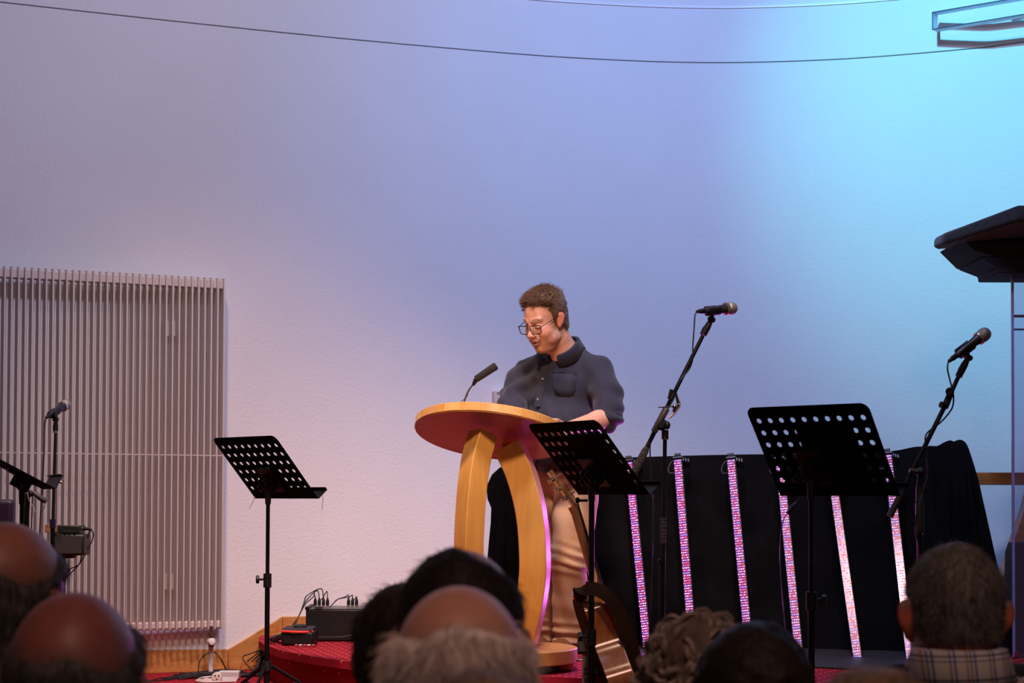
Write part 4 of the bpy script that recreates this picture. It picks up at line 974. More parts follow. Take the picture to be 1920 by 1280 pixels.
# ================================================================== STAGE BOX, BAG, CABLES AT THE LEFT OF THE PLATFORM
YX = 9.2
sb = thing('stage_box', (P(630, 1190, YX)[0], YX, ZP), 'black stage box full of plugs on the platform left of the audience heads', 'stage box')
a_ = P(574, 1141, YX); b_ = P(720, 1141, YX)
MB().box((a_[0], YX - .02, ZP + .002), (b_[0], YX + .26, a_[2])).build('case', m_blackmatt, sb, bevel=.008)
MB().box((a_[0] - .003, YX - .024, a_[2] - .004), (a_[0] + .015, YX + .262, a_[2] + .010)).build('corner_rail', m_black, sb)
MB().box((b_[0] - .015, YX - .024, a_[2] - .004), (b_[0] + .003, YX + .262, a_[2] + .010)).build('corner_rail', m_black, sb)
MB().box((a_[0] + .02, YX - .02, a_[2] - .001), (b_[0] - .02, YX + .25, a_[2] + .002)).build('connector_panel', mat('grey_panel', (.14, .14, .13), .4, .6), sb)
a2 = P(592, 1140, YX)
MB().box((a2[0], YX - .022, a2[2] - .004), (a2[0] + .035, YX + .0, a2[2] + .008)).build('latch', mat('green_black_metal', (.02, .03, .02), .4), sb)
xl = [(591, 0), (598.5, 1), (606.5, 2), (614, 3), (653.5, 0), (661, 1), (668.5, 2)]
tops = []
for (x, k) in xl:
    c = P(x, 1139, YX + .04); t = thing('xlr_plug', c, ['first', 'second', 'third', 'fourth', 'fifth', 'sixth', 'seventh'][len(tops)] + ' from the left of the plugs standing in the black stage box', 'plug', 'plugs in the stage box')
    zr = P(x, 1122, YX + .04)[2]; zc = P(x, 1134, YX + .04)[2]
    MB().cyl(c, [c[0], c[1], zc], .0075, n=12).build('metal_shell', m_ring, t)
    MB().lathe([c[0], c[1], zc], ez, [(0, .0085), (.02, .0082), (zr - zc, .0045), (zr - zc + .006, .003)], 12).build('boot', m_blackmatt, t)
    tops.append(np.array([c[0], c[1], zr + .006]))
ends = [(548, 1172), (551, 1173), (546, 1174), (556, 1170)]
for k in range(3):
    T = tops[k]; h_ = .030 + .012 * k
    cable([T, T + [-.006 - .004 * k, 0, h_ * .8], P(588 - 6 * k, 1118 - 1 * k, YX), P(572 - k, 1133 - 2 * k, YX), P(560, 1155, YX - .05), P(*ends[k], YX - .1), P(530 - 3 * k, 1190, YX - .25), P(505 - 6 * k, 1215, YX - .15), P(480 - 8 * k, 1240, 9.1)], .0028, ['outermost', 'middle', 'innermost'][k] + ' black lead arching left from the stage box plugs', name='lead', group='leads from the stage box')
cable([tops[3], tops[3] + [-.004, 0, .03], P(605, 1121, YX + .03), P(600, 1126, YX + .05), P(596, 1140, YX + .1)], .0026, 'short lead looping back from the fourth plug of the stage box', name='lead', group='leads from the stage box')
for k in range(2):
    T = tops[4 + k]; cable([T, T + [-.002, 0, .012], P(647 + 8 * k, 1118.5, YX + .02), P(634, 1123, YX + .02), P(625, 1131, YX + .02), P(618, 1139, YX + .03)], .0026, ['left', 'right'][k] + ' lead arching over the stage box from the three right hand plugs', name='lead', group='leads from the stage box')
cable([tops[6], tops[6] + [0, 0, .004], P(663, 1126, YX + .05), P(660, 1136, YX + .08)], .0026, 'short lead behind the rightmost plug of the stage box', name='lead', group='leads from the stage box')
cable([P(690, 1168, YX - .05), P(672, 1186, YX - .05), P(645, 1193, YX - .06), P(615, 1194, YX - .06), P(590, 1194, YX - .06)], .0026, 'thin black lead hanging across the front of the stage box', name='lead')
# flat bag with a red flap
bg = thing('cable_bag', (P(552, 1190, 8.95)[0], 8.95, ZP), 'flat black bag with a red edge beside the stage box', 'bag')
a_ = P(527, 1196, 8.9); b_ = P(588, 1186, 8.9)
MB().box((a_[0], 8.9, ZP + .002), (b_[0], 9.12, P(550, 1184, 8.9)[2])).build('body', m_blackmatt, bg, bevel=.012, seg=3)
MB().tube(spline([P(527, 1183, 8.9), P(550, 1184, 8.89), P(575, 1184.5, 8.9), P(587, 1183, 8.93)]), [.006] * 24 + [.004], 8).build('red_piping', mat('bright_red_fabric', (.75, .05, .03), .6), bg)
vv = MB(); vv.box((a_[0], 8.9, P(550, 1183, 8.9)[2] - .002), (b_[0] - .01, 9.12, P(550, 1178, 8.9)[2])).build('flap', mat('violet_black_fabric', (.03, .02, .03), .8), bg, bevel=.008, seg=3)
MB().ball(P(563, 1174, 9.0), (.035, .05, .012), 14).build('bundle', m_blackmatt, bg)
g = np.random.default_rng(3)
for k in range(5):
    x = 556 + 8 * k; c = P(x, 1197 - k * .5, 8.82)
    c[2] = ZP + .008
    t = thing('jack_plug', c, ['leftmost', 'second', 'third', 'fourth', 'rightmost'][k] + ' of five small plugs lying in a row before the stage box', 'plug', 'plugs lying before the stage box')
    MB().cyl(c - [.008, 0, 0], c + [.006, 0, .002], .006, n=10).build('barrel', m_ring if k % 2 else mat('red_sleeve', (.5, .03, .05), .4), t)
    MB().cyl(c + [.006, 0, .002], c + [.016, 0, .002], .004, n=8).build('tip', m_blackmatt, t)
# tangle of black cables tumbling from the platform to the lower floor
g = np.random.default_rng(11)
for k in range(22):
    o1 = g.uniform(-1, 1); o2 = g.uniform(-1, 1)
    pts = [P(533 + 6 * o1, 1192 + 3 * o2, 9.0), P(519 + 6 * o1, 1196 + 4 * o2, 9.15), P(505 + 6 * o2, 1208 + 6 * o1, 9.3), P(493 + 6 * o1, 1225 + 5 * o2, 9.25)]
    e = P(480 + 12 * o2, 1243 + 4 * o1, 9.2); e[2] = ZL + .008 + .012 * g.random(); pts.append(e)
    x2 = P(430 - 60 * g.random(), 1250, 9.25); y2 = wall_y(x2[0]) - .1 - .35 * g.random(); pts.append(np.array([x2[0], y2, ZL + .007 + .01 * g.random()]))
    x3 = P(360 - 40 * g.random(), 1262, 9.2); y3 = wall_y(x3[0]) - .12 - .35 * g.random(); pts.append(np.array([x3[0], y3, ZL + .006]))
    o = MB().tube(spline(pts, 6), .0042, 6).build('floor_cable', m_rubber, None, smooth=60)
    tag(o, 'black cable in the tangle tumbling off the platform beside the radiator pipe', 'cable', 'cables tumbling off the platform')
cable([[P(420, 1235, 9.2)[0], 9.32, ZL + .01], P(412, 1232, 9.3), P(400, 1222, 9.32), P(386, 1226, 9.3), P(374, 1240, 9.28), [P(368, 1255, 9.2)[0], 9.18, ZL + .008], [P(330, 1262, 9.1)[0], 9.0, ZL + .006], [P(285, 1275, 9.0)[0], 8.85, ZL + .006]], .0034, 'black cable arching up behind the white riser pipe', name='floor_cable')
cable([[P(470, 1245, 9.1)[0], 9.25, ZL + .01], P(455, 1234, 9.45), P(470, 1225, 9.5), P(490, 1217, 9.5), P(502, 1208, 9.45)], .0032, 'black cable lying along the sloping wooden baseboard', name='floor_cable')
cable([[P(345, 1262, 9.1)[0], 9.1, ZL + .006], [P(300, 1270, 9.0)[0], 9.05, ZL + .006], [P(290, 1275, 9.0)[0], 8.8, ZL + .006], [P(340, 1280, 9.0)[0], 8.72, ZL + .006]], .0032, 'black cable curling on the red carpet below the radiator', name='floor_cable')
# white extension lead on the carpet
px_ = lambda x, y: PZ(x, y, ZL)
c = px_(425, 1259)
ps = thing('power_strip', (c[0], c[1], ZL), 'white extension lead with a round socket on the red carpet below the radiator', 'power strip')
m_wp = mat('white_plastic', (.78, .74, .70), .4)
a_ = P(405, 1256, 8.95); b_ = P(444, 1250, 8.95)
MB().box((a_[0], 9.02, ZL + .002), (b_[0], 9.08, ZL + .042)).build('strip', m_wp, ps, bevel=.005)
sc_ = P(408, 1260, 8.9); sc_[2] = ZL + .027
MB().lathe(sc_, [0, -1, 0], [(0, .020), (.004, .024), (.02, .024), (.022, .020)], 20).build('socket', m_wp, ps)
for dx, dz in ((-.008, .007), (.009, .007), (.0, -.01)): MB().cyl(sc_ + [dx, -.021, dz], sc_ + [dx, -.0235, dz], .004, n=8).build('socket_hole', mat('dark_brown_hole', (.06, .035, .03), .6), ps)
for k in range(4):
    z = ZL + .006 + .004 * k
    MB().tube(spline([np.array([sc_[0] - .02, 8.93, z + .008]), np.array([P(385, 1258, 8.95)[0], 8.96 - .02 * k, z + .006]), np.array([P(369 + 3 * k, 1262, 8.95)[0], 8.93, z]), np.array([P(388, 1265, 8.95)[0], 8.86 + .02 * k, z]), np.array([P(420, 1260, 8.95)[0], 8.88 + .02 * k, z]), np.array([P(446, 1258, 8.95)[0], 8.9 + .02 * k, z])], 6), .0038, 6).build('flex', m_wp, ps)

# ================================================================== GUITAR ON ITS STAND
GH = P(1031, 884, 7.02); GN = P(1079, 948, 7.0); GB = P(1126, 1103, 6.98)
GA = nrm(GN - GB)                                  # up the neck
GA = nrm(np.array([GA[0], .02, GA[2]]))
yw = math.radians(5)
gn = np.array([math.cos(yw), math.sin(yw), 0]); gn = nrm(gn - GA * np.dot(gn, GA)); gw = np.cross(GA, gn)      # face normal / width
if gw[1] > 0: gw = -gw
GO = GB - GA * .47                                  # body bottom, at the soundboard
GU = lambda u, w, n: GO + GA * u + gw * w + gn * n
gt = thing('acoustic_guitar', (GO[0], GO[1], ZL), 'acoustic guitar standing almost edge-on with its headstock leaning left', 'guitar')
hw_ = [(0, 0), (.012, .07), (.03, .11), (.06, .155), (.10, .185), (.14, .195), (.18, .185), (.22, .16), (.26, .133), (.30, .122), (.34, .128), (.38, .14), (.41, .143), (.435, .13), (.455, .10), (.466, .06), (.47, 0)]
out = [(u, w) for u, w in hw_] + [(u, -w) for u, w in hw_[-2:0:-1]]
ou = spline([(u, w, 0) for u, w in out] + [(0, 0, 0)], 3)[:-1]
m_side = mat_wood('rosewood_side', (.46, .18, .06), (.30, .10, .03), 2, 16, .16, coat=.8); m_top = mat_wood('spruce_top', (.70, .42, .17), (.62, .34, .12), 0, 30, .25)
MB().prism([(p[0], p[1]) for p in ou], -.098, -.002, lambda a, b, h: GU(a, b, h)).build('sides', m_side, gt, smooth=50)
MB().prism([(p[0] * 1.004 - .001, p[1] * 1.01) for p in ou], -.0035, .0, lambda a, b, h: GU(a, b, h)).build('soundboard', m_top, gt, smooth=50)
MB().prism([(p[0] * 1.004 - .001, p[1] * 1.01) for p in ou], -.101, -.0975, lambda a, b, h: GU(a, b, h)).build('back', mat('shaded_back_wood', (.035, .012, .006), .8, 0, .3, 30, spec=.03), gt, smooth=50)  # back darker than the sides: its shade is put into the colour
sh = [(.315 + .05 * math.cos(k * .3927), .05 * math.sin(k * .3927)) for k in range(16)]
MB().prism(sh, -.001, .0012, lambda a, b, h: GU(a, b, h)).build('sound_hole', m_blackmatt, gt)
MB().box((.12, -.07, 0), (.15, .07, .010), np.stack([GA, gw, gn], 1), GO).build('bridge', mat('dark_rosewood', (.05, .02, .01), .4), gt, bevel=.003)
Lk = np.linalg.norm(GN - GB); nu = .47 + Lk
nk = [GU(.455, 0, -.028), GU(.49, 0, -.018), GU(.52, 0, -.008), GU(.62, 0, -.006), GU(nu - .03, 0, -.005), GU(nu, 0, -.006)]
def nsec(w, d): return [gw * w * math.cos(a) + gn * (min(0, -d * math.sin(a))) if 0 < a < math.pi else gw * w * math.cos(a) + gn * .007 for a in (0, .5, 1.05, 1.57, 2.09, 2.64, math.pi)]
MB().sweep(nk, [nsec(.028, .05), nsec(.028, .035), nsec(.027, .022), nsec(.0255, .021), nsec(.0225, .02), nsec(.0225, .024)]).build('neck', mat_wood('neck_maple', (.95, .58, .22), (.82, .46, .16), 2, 14, .3), gt, smooth=50)
MB().box((.36, -.026, .002), (nu - .004, .026, .008), np.stack([GA, gw, gn], 1), GO).build('fingerboard', mat('dark_rosewood', (.05, .02, .01), .4), gt)
HD = nrm(GH - GN); HD = nrm(HD - gw * np.dot(HD, gw)); hn = nrm(np.cross(gw, HD)); hn = hn if np.dot(hn, gn) > 0 else -hn
HL = np.linalg.norm(GH - GN); HP = lambda u, w, n: GU(nu, 0, 0) + HD * u + gw * w + hn * n
hp = [(0, .022), (.03, .032), (HL, .036), (HL, -.036), (.03, -.032), (0, -.022)]
MB().prism(hp, -.012, .004, lambda a, b, h: HP(a, b, h)).build('headstock', MATS['neck_maple'], gt, bevel=.002)
MB().box((-.003, -.023, .003), (.003, .023, .012), np.stack([GA, gw, gn], 1), GU(nu, 0, 0)).build('nut', mat('bone', (.75, .66, .55), .4), gt)
for k in range(3):
    for sgn in (-1, 1):
        u = .045 + .042 * k
        pg = MB().lathe(HP(u, sgn * .018, .004), hn, [(0, .0055), (.003, .0055), (.004, .0025), (.018, .0025), (.019, .0036), (.022, .0036)], 10).build('tuning_post', m_chrome, gt)
        MB().cyl(HP(u, sgn * .030, -.019), HP(u, sgn * .048, -.019), .0022, n=8).box((u - .008, -.007 + sgn * .026, -.025), (u + .008, .007 + sgn * .026, -.012), np.stack([HD, gw, hn], 1), GU(nu, 0, 0)).ball(HP(u, sgn * .056, -.019), (.006, .010, .009), 10).build('tuning_key', m_chrome, gt)
for k in range(6):
    w = -.018 + .0072 * k; u = .045 + .042 * (k % 3)
    MB().tube([GU(.135, w * 1.3, .012), GU(nu, w, .0105), HP(u, (1 if w > 0 else -1) * .016, .016)], .0008, 4).build('string', mat('bronze_string', (.55, .45, .35), .3, .9), gt)
MB().cyl(GU(.478, .0, -.075), GU(.468, 0, -.075), .006, n=12).build('strap_button', m_chrome, gt)
# strap: wide dark band looping over the shoulder of the body
def ribbon(pts, widths, wdirs, th):
    n = len(pts); secs = []
    for i, p in enumerate(pts):
        t = nrm(pts[min(i + 1, n - 1)] - pts[max(i - 1, 0)]); w = nrm(wdirs[i] - t * np.dot(wdirs[i], t)); q = np.cross(t, w)
        secs.append([w * widths[i] / 2 * a + q * th / 2 * b for a, b in ((-1, -1), (1, -1), (1, 1), (-1, 1))])
    return MB().sweep(pts, secs)
sp = [P(1094, 1128, 6.90), P(1086, 1108, 6.86), P(1100, 1103, 6.80), P(1122, 1106, 6.79), P(1143, 1120, 6.79), P(1160, 1146, 6.80), P(1174, 1180, 6.81), P(1188, 1225, 6.83), P(1200, 1275, 6.85), P(1208, 1320, 6.88), P(1206, 1350, 6.92)]
wd = [np.array([1, 0, -.4]), np.array([1, 0, -.6]), np.array([.1, 0, 1]), np.array([.1, 0, 1]), np.array([.55, 0, .8]), np.array([.85, 0, .5]), np.array([1, 0, .3]), np.array([1, 0, .2]), np.array([1, 0, .2]), np.array([1, 0, .1]), np.array([1, 0, 0])]
pts = spline(sp, 6); wds = [nrm(np.array([np.interp(i / 6, range(len(wd)), [w[c] for w in wd]) for c in range(3)])) for i in range(len(pts))]
ribbon(pts, [.05] * len(pts), wds, .004).build('strap', mat('brown_leather', (.026, .013, .008), .7, 0, .25, 14, .15, 150, spec=.2), gt, smooth=60)
# stand: upright with printed silver tube, yoke and base
GS = P(1090, 1230, 6.92)
gs = thing('guitar_stand', (GS[0] - .01, 6.95, ZL), 'silver and black guitar stand beside the black music stand post, lettered upright', 'guitar stand')
m_tube = mat('brushed_silver', (.50, .47, .45), .35, .6)
tl_ = P(1095, 1226, 6.92); bl_ = np.array([tl_[0] + .008, 6.92, ZL + .03])
MB().box((-.0145, -.006, 0), (.0145, .006, tl_[2] - bl_[2]), np.eye(3), bl_).build('upright', m_tube, gs, bevel=.003)
a_ = P(1083, 1225, 6.92); b_ = P(1107, 1194, 6.92)
MB().box((a_[0], 6.905, a_[2]), (b_[0], 6.945, b_[2])).build('yoke_block', m_blackmatt, gs, bevel=.004)
a_ = P(1085, 1222, 6.903); b_ = P(1103, 1196, 6.903)
MB().box((a_[0], 6.902, a_[2]), (b_[0], 6.906, b_[2])).build('yoke_face', mat('smoked_grey', (.15, .15, .14), .3, .3), gs, bevel=.002)
cc = P(1083, 1237, 6.92); MB().cyl(cc, cc + [.03, 0, 0], .004, n=8).ball(cc, .006, 8).build('release_pin', m_chrome, gs)
for sgn in (-1, 1):
    MB().tube(spline([P(1095, 1230, 6.96), P(1095, 1230, 6.96) + [.03, sgn * .05, -.02], P(1120, 1250, 6.96) + [0, sgn * .09, -.02]]), .008, 8).build('cradle_arm', m_blackmatt, gs)
for a in (80, 200, 320):
    d = np.array([math.cos(math.radians(a)), math.sin(math.radians(a)), 0]); MB().tube([bl_ + [0, .01, .12], bl_ + d * .22 + [0, 0, -.018]], .008, 8).build('leg', m_black, gs)
fc = bpy.data.curves.new('lettering', 'FONT'); fc.body = 'HERCULES'; fc.size = .032; fc.extrude = .0006; fc.align_x = 'RIGHT'
fo = bpy.data.objects.new('tmp', fc); COL.objects.link(fo); bpy.context.view_layer.update()
me = bpy.data.meshes.new_from_object(fo.evaluated_get(bpy.context.evaluated_depsgraph_get())); bpy.data.objects.remove(fo)
v = np.array([p.co[:] for p in me.vertices]); f = [tuple(p.vertices) for p in me.polygons]
tp2 = P(1100, 1250, 6.913)
vv = np.stack([tp2[0] - v[:, 1] + .012, np.full(len(v), 6.9135) - v[:, 2], tp2[2] + v[:, 0]], 1)
MB().add(vv, f).build('lettering', mat('dark_print', (.03, .03, .03), .5), gs, smooth=0)
# ================================================================== PEOPLE: head sculpting
SK = np.array([.62, .33, .22])
def head_sdf(S, fat=0.0, ears=1.0, mouth=0.0, neck=True):
    S.ell((0, .018, .045), (.0755, .096, .088), .0)
    S.ell((0, -.012, .035), (.070, .085, .078), .02)
    S.ell((0, -.035, -.030), (.060 + fat * .5, .066, .085), .025)
    S.ell((0, .035, -.01), (.068, .070, .07), .02)
    S.ell((0, -.048, -.082), (.045 + fat, .044, .034), .022)
    S.ell((0, -.078, -.106), (.020, .018, .016), .016)
    for s in (-1, 1):
        S.ell((s * .040, -.058, -.036), (.026 + fat * .4, .032, .032), .02)
        S.ell((s * .050, -.028, -.072), (.02 + fat, .040, .026), .02)
        S.cap((s * .014, -.094, .026), (s * .042, -.080, .030), .009, .008, .012)
        S.ell((s * .031, -.106, .003), (.019, .018, .013), .010, sub=True)
        S.ell((s * .031, -.081, .003), (.0145, .0145, .0135), .003)
        S.ell((s * .031, -.0825, -.002), (.0165, .0145, .009), .004)
    S.cap((0, -.097, .012), (0, -.119, -.030), .0075, .0115, .010)
    S.ell((0, -.117, -.033), (.0135, .012, .0105), .006)
    for s in (-1, 1):
        S.ell((s * .013, -.106, -.036), (.0085, .011, .0085), .005)
        S.ell((s * .0065, -.111, -.0445), (.004, .005, .003), .003, sub=True)
    S.ell((0, -.094, -.058), (.026, .015, .016), .014)
    S.ell((0, -.1045, -.0605), (.023, .0075, .0055), .005)
    S.ell((0, -.1015, -.0745 - mouth), (.019, .0085, .0065), .005)
    if mouth: S.ell((0, -.108, -.067 - mouth * .3), (.017, .012, .0022 + mouth * .6), .002, sub=True)
    else: S.ell((0, -.112, -.0670), (.022, .012, .0012), .003, sub=True)
    S.ell((0, -.100, -.088), (.02, .008, .006), .008, sub=True)
    if fat: S.ell((0, -.035, -.112), (.040 + fat, .045, .024), .025)
    if ears:
        for s in (-1, 1):
            R = rotm('z', s * -24) @ rotm('x', -10)
            S.ell((s * .079, .010, .000), (.0085, .020, .031), .006, R=R)
            S.ell((s * .085, .016, .008), (.0045, .0165, .021), .003, R=R)
            S.ell((s * .0915, .006, .002), (.006, .0105, .017), .004, R=R, sub=True)
            S.ell((s * .076, .002, -.026), (.007, .010, .012), .005)
    if neck:
        S.chain([(0, .030, -.03), (0, .040, -.10), (0, .055, -.17), (0, .065, -.23)], [.056 + fat * .5, .056 + fat * .8, .062 + fat * .8, .075], .02)
    return S
def skin_color(p, base=SK, seed=0, brow=(.16, .09, .05), lip=(.58, .20, .16)):
    c = np.tile(base, (len(p), 1)).astype(float)
    x, y, z = p.T
    def blend(m, col): 
        nonlocal c; c = c * (1 - m[:, None]) + np.asarray(col) * m[:, None]
    red = np.clip(.35 * sstep(.03, .0, np.hypot(np.abs(x) - .045, z + .035)) * (y < -.03) + .5 * sstep(.022, .006, np.sqrt(x ** 2 + (z + .035) ** 2 + (y + .118) ** 2)), 0, 1); blend(red, base * [1.06, .72, .66])
    ear = sstep(.074, .084, np.abs(x)) * (np.abs(z) < .05); blend(ear * .7, base * [1.1, .6, .52])
    lm = sstep(.0075, .0035, np.abs(z + .067)) * sstep(.026, .020, np.abs(x)) * (y < -.092); lm2 = sstep(.014, .009, np.abs(z + .071)) * sstep(.022, .017, np.abs(x)) * (y < -.094)
    blend(np.maximum(lm, lm2) * .8, lip)
    bz = .034 - .10 * np.abs(np.abs(x) - .03) ; bm = sstep(.007, .003, np.abs(z - bz)) * (np.abs(x) > .013) * sstep(.054, .045, np.abs(x)) * (y < -.06); blend(bm * .75, brow)
    ez_ = np.abs(z + .006 + .3 * (np.abs(x) - .031) ** 2 * 40 * .0); em = sstep(.0022, .0008, ez_) * sstep(.017, .012, np.abs(np.abs(x) - .031)) * (y < -.078); blend(em * .8, (.05, .03, .02))
    return c
def xf(v, R, c): return v @ np.asarray(R).T + np.asarray(c)
def hair_shell(t, region, h=.005, seed=0, rough=.0025, base=None):
    """closed hair mass: scalp surface pushed out by t*region(p), sunk under the skin elsewhere"""
    S = SDF((-.13, -.14, -.14), (.13, .16, .18), h)
    S.ell((0, .018, .045), (.0755, .096, .088), .0); S.ell((0, -.012, .035), (.070, .085, .078), .02); S.ell((0, .035, -.01), (.068, .070, .07), .02); S.ell((0, .035, -.05), (.058, .052, .05), .02)
    g = S.points(); p = g.reshape(-1, 3); m = region(p).reshape(S.D.shape)
    nz = wob(p, 160, seed).reshape(S.D.shape) * rough + wob(p, 70, seed + 1).reshape(S.D.shape) * rough
    S.D = S.D - (t * m - .012 * (1 - m) + nz * m).astype(np.float32)
    return S.extract()

# ------------------------------------------------------------------ shared seated clothes (audience)
def seated_parts():
    B = SDF((-.34, -.30, 0.0), (.34, .62, 1.22), .015)              # faces +y
    B.ell((0, 0, .92), (.165, .095, .15), .03).ell((0, 0, .72), (.15, .10, .20), .04).ell((0, .02, .55), (.165, .13, .12), .04)
    B.cap((-.15, 0, 1.01), (.15, 0, 1.01), .055, .055, .04).cap((0, .0, 1.0), (0, .0, 1.16), .06, .055, .03)
    for s in (-1, 1):
        B.chain([(s * .19, 0, 1.0), (s * .235, .0, .74), (s * .15, .20, .64)], [.048, .042, .032], .02)
        B.ell((s * .135, .245, .625), (.04, .05, .016), .012)
        for k in range(4): B.chain([(s * (.108 + .019 * k), .27, .627), (s * (.110 + .018 * k), .31 + .008 * (1.5 - abs(k - 1.5)), .625), (s * (.112 + .017 * k), .335 + .01 * (1.5 - abs(k - 1.5)), .612)], [.010, .009, .0075], .003)
        B.chain([(s * .105, .23, .625), (s * .080, .255, .622), (s * .072, .28, .616)], [.012, .010, .008], .006)
        B.chain([(s * .10, .04, .53), (s * .12, .34, .53), (s * .12, .28, .10)], [.075, .058, .042], .03)
        B.cap((s * .12, .28, .06), (s * .13, .38, .035), .035, .03, .02)
    body = B.extract()
    T = SDF((-.36, -.24, .44), (.36, .42, 1.18), .014)
    T.ell((0, -.005, .90), (.19, .118, .18), .03).ell((0, .0, .70), (.185, .128, .22), .05).ell((0, .02, .55), (.19, .15, .10), .04)
    T.cap((-.155, 0, 1.005), (.155, 0, 1.005), .068, .068, .05).ell((0, 0, 1.06), (.085, .075, .05), .05)
    for s in (-1, 1): T.chain([(s * .195, 0, .995), (s * .24, .0, .74), (s * .165, .17, .645)], [.066, .058, .046], .03)
    T.cap((0, .03, 1.1), (0, .05, 1.3), .056, .06, .01, sub=True)
    top = T.extract()
    L = SDF((-.26, -.14, .06), (.26, .60, .66), .015)
    L.ell((0, .03, .54), (.185, .15, .10), .03)
    for s in (-1, 1): L.chain([(s * .10, .04, .53), (s * .12, .35, .53), (s * .12, .29, .10)], [.09, .073, .058], .03)
    legs = L.extract()
    Sh = []
    for s in (-1, 1):
        q = SDF((s * .13 - .07, .18, 0), (s * .13 + .07, .50, .13), .010); q.ell((s * .12, .27, .055), (.042, .055, .05), .02).ell((s * .13, .37, .036), (.044, .085, .034), .02); q.cut((0, 0, .004), (0, 0, -1)); Sh.append(q.extract())
    return body, top, legs, Sh
A_BODY, A_TOP, A_LEGS, A_SHOES = seated_parts()
A_HEAD = None
def aud_head():
    S = SDF((-.11, -.14, -.25), (.11, .15, .15), .0055); head_sdf(S); v, f = S.extract(); return smoothmesh(v, f, 1, .4), f
A_HEAD = aud_head()
m_askin = mat_attr('skin', .48, .15, 120, sss=.05)
m_shoe = mat('dark_shoe_leather', (.03, .02, .015), .4)
def hair_mat(name, col, col2, rough=.6):
    return mat(name, col, rough, 0, 0, 60, .3, 220, stretch=(1, 1, .25), col2=col2, spec=.3)
def cloth_v(v, f, amp, seed):
    n = vnormals(v, f); return v + n * (wob(v * [1, 1, .6], 34, seed) * amp + wob(v, 70, seed + 3) * amp * .4)[:, None]
def spectator(px_c, y_top, dist, width_px, label, skin, hair, cloth_m, trouser_m, yaw=0, tilt=0, sc=None, neck=.155, earz=1.0, earx=.35):
    """seated figure seen from behind; px_c, y_top: where the crown shows; hair = dict"""
    w = width_px * dist / F
    s = w / (.158 + 2 * hair.get('t', .008)) if sc is None else sc
    crown = P(px_c, y_top, dist); Rh = rotm('z', 180 + yaw) @ rotm('x', tilt)
    if s < 0: s = 1
    top_local = .133 * s + hair.get('t', 0) * hair.get('topf', 1) * s
    hc = crown - np.array([0, 0, top_local]); 
    # torso: stretched to meet the head
    root = thing('person', (hc[0], hc[1], 0), label, 'person')
    zn = hc[2] - neck * s; zs = zn / 1.06
    def tb(v): return v * [s * .92, s * .9, zs] + np.array([hc[0], hc[1] - .02, 0])
    hv, hf = A_HEAD; hv = hv.copy(); em_ = (np.abs(hv[:, 0]) > .0745) & (np.abs(hv[:, 2]) < .045) & (np.abs(hv[:, 1] - .01) < .035); hv[em_, 0] += np.sign(hv[em_, 0]) * (np.abs(hv[em_, 0]) - .0745) * earx; hv[em_, 2] *= earz; col = skin_color(hv, np.array(skin)); hw = xf(hv * s, Rh, hc)
    if hair.get('scalp') is not None:
        m = hair['region'](hv) * (hv[:, 2] > -.08); col = col * (1 - m[:, None] * .8) + np.array(hair['scalp']) * m[:, None] * .8
    bv, bf = A_BODY; bw = tb(bv)
    V = np.concatenate([hw, bw]); Fc = np.concatenate([hf, bf + len(hw)]); C = np.concatenate([col, np.tile(skin, (len(bw), 1))])
    smesh('body', V, Fc, m_askin, root, C)
    seed = int(px_c) % 97
    tv, tf = A_TOP; smesh('shirt' if 'shirt' in label else 'jacket', cloth_v(tb(tv), tf, .004, seed), tf, cloth_m, root)
    lv, lf = A_LEGS; smesh('trousers', cloth_v(tb(lv), lf, .005, seed + 1), lf, trouser_m, root)
    for k in (0, 1): sv, sf = A_SHOES[k]; smesh('shoe', sv * [s * .92, s * .9, 1] + np.array([hc[0], hc[1] - .02, 0]), sf, m_shoe, root)
    if hair.get('region') is not None:
        v, f = hair_shell(hair['t'], hair['region'], .006, seed, hair.get('rough', .0025))
        ho = smesh('hair', xf(v * s, Rh, hc), f, hair['mat'], root)
        nv = vnormals(v, f); m = (hair['region'](v) > np.random.default_rng(5).uniform(.12, .7, len(v)))
        if hair.get('n', 0):
            fl = hair.get('flow', (.45, (0, .25, -.8))); 
            if callable(fl[1]): fl = (fl[0], fl[1](v)[np.nonzero(m)[0]][np.random.default_rng(hair.get('seed', 1)).choice(m.sum(), hair['n'])])
            sv, sf = strands(v, nv, hair['n'], hair.get('len', .014), fl, hair.get('r', .0006), 3, hair.get('jit', .3), hair.get('seed', 1), m, hair.get('curl', .05))
            smesh('hair_strands', xf(sv * s, Rh, hc), sf, hair['mat'], root, kind='stuff')
    return root, hc, s, Rh
# regions of hair on the head (local: face towards -y)
def front_line(p, z0=.075, y0=-.075): return sstep(-.004, .010, (p[:, 1] - y0) + .0 * p[:, 2])
def full_hair(p, low=-.075, front=-.05):
    x, y, z = p.T
    line = np.where(z > .04, front - .030 * (z > .04) * 0 + (0.10 - z) * .45 - .035, -.012 + (.04 - z) * .12)     # further back lower down
    m = sstep(-.006, .006, y - line); lowz = np.where(y > .03, low, -.02 - .0 * y); m = m * sstep(-.008, .008, z - np.where(y > .03, low, np.where(y > .0, low + .035, -.025)))
    ear = np.hypot((y - .008) / .024, (z + .002) / .034); m = m * np.where(np.abs(x) > .055, sstep(.8, 1.15, ear), 1); return m
def ringed(th0, th1, ax=(0, .25, .97), low=-.075, xs=1.0):
    a = nrm(ax)
    def f(p):
        q = (p - np.array([0, .015, .03])) * [xs, 1, 1]; c = (q @ a) / (np.linalg.norm(q, axis=1) + 1e-9); ang = np.degrees(np.arccos(np.clip(c, -1, 1)))
        ang = ang + 11 * wob(p, 45, 3); return sstep(th0, th1, ang) * full_hair(p, low, -.2)
    return f
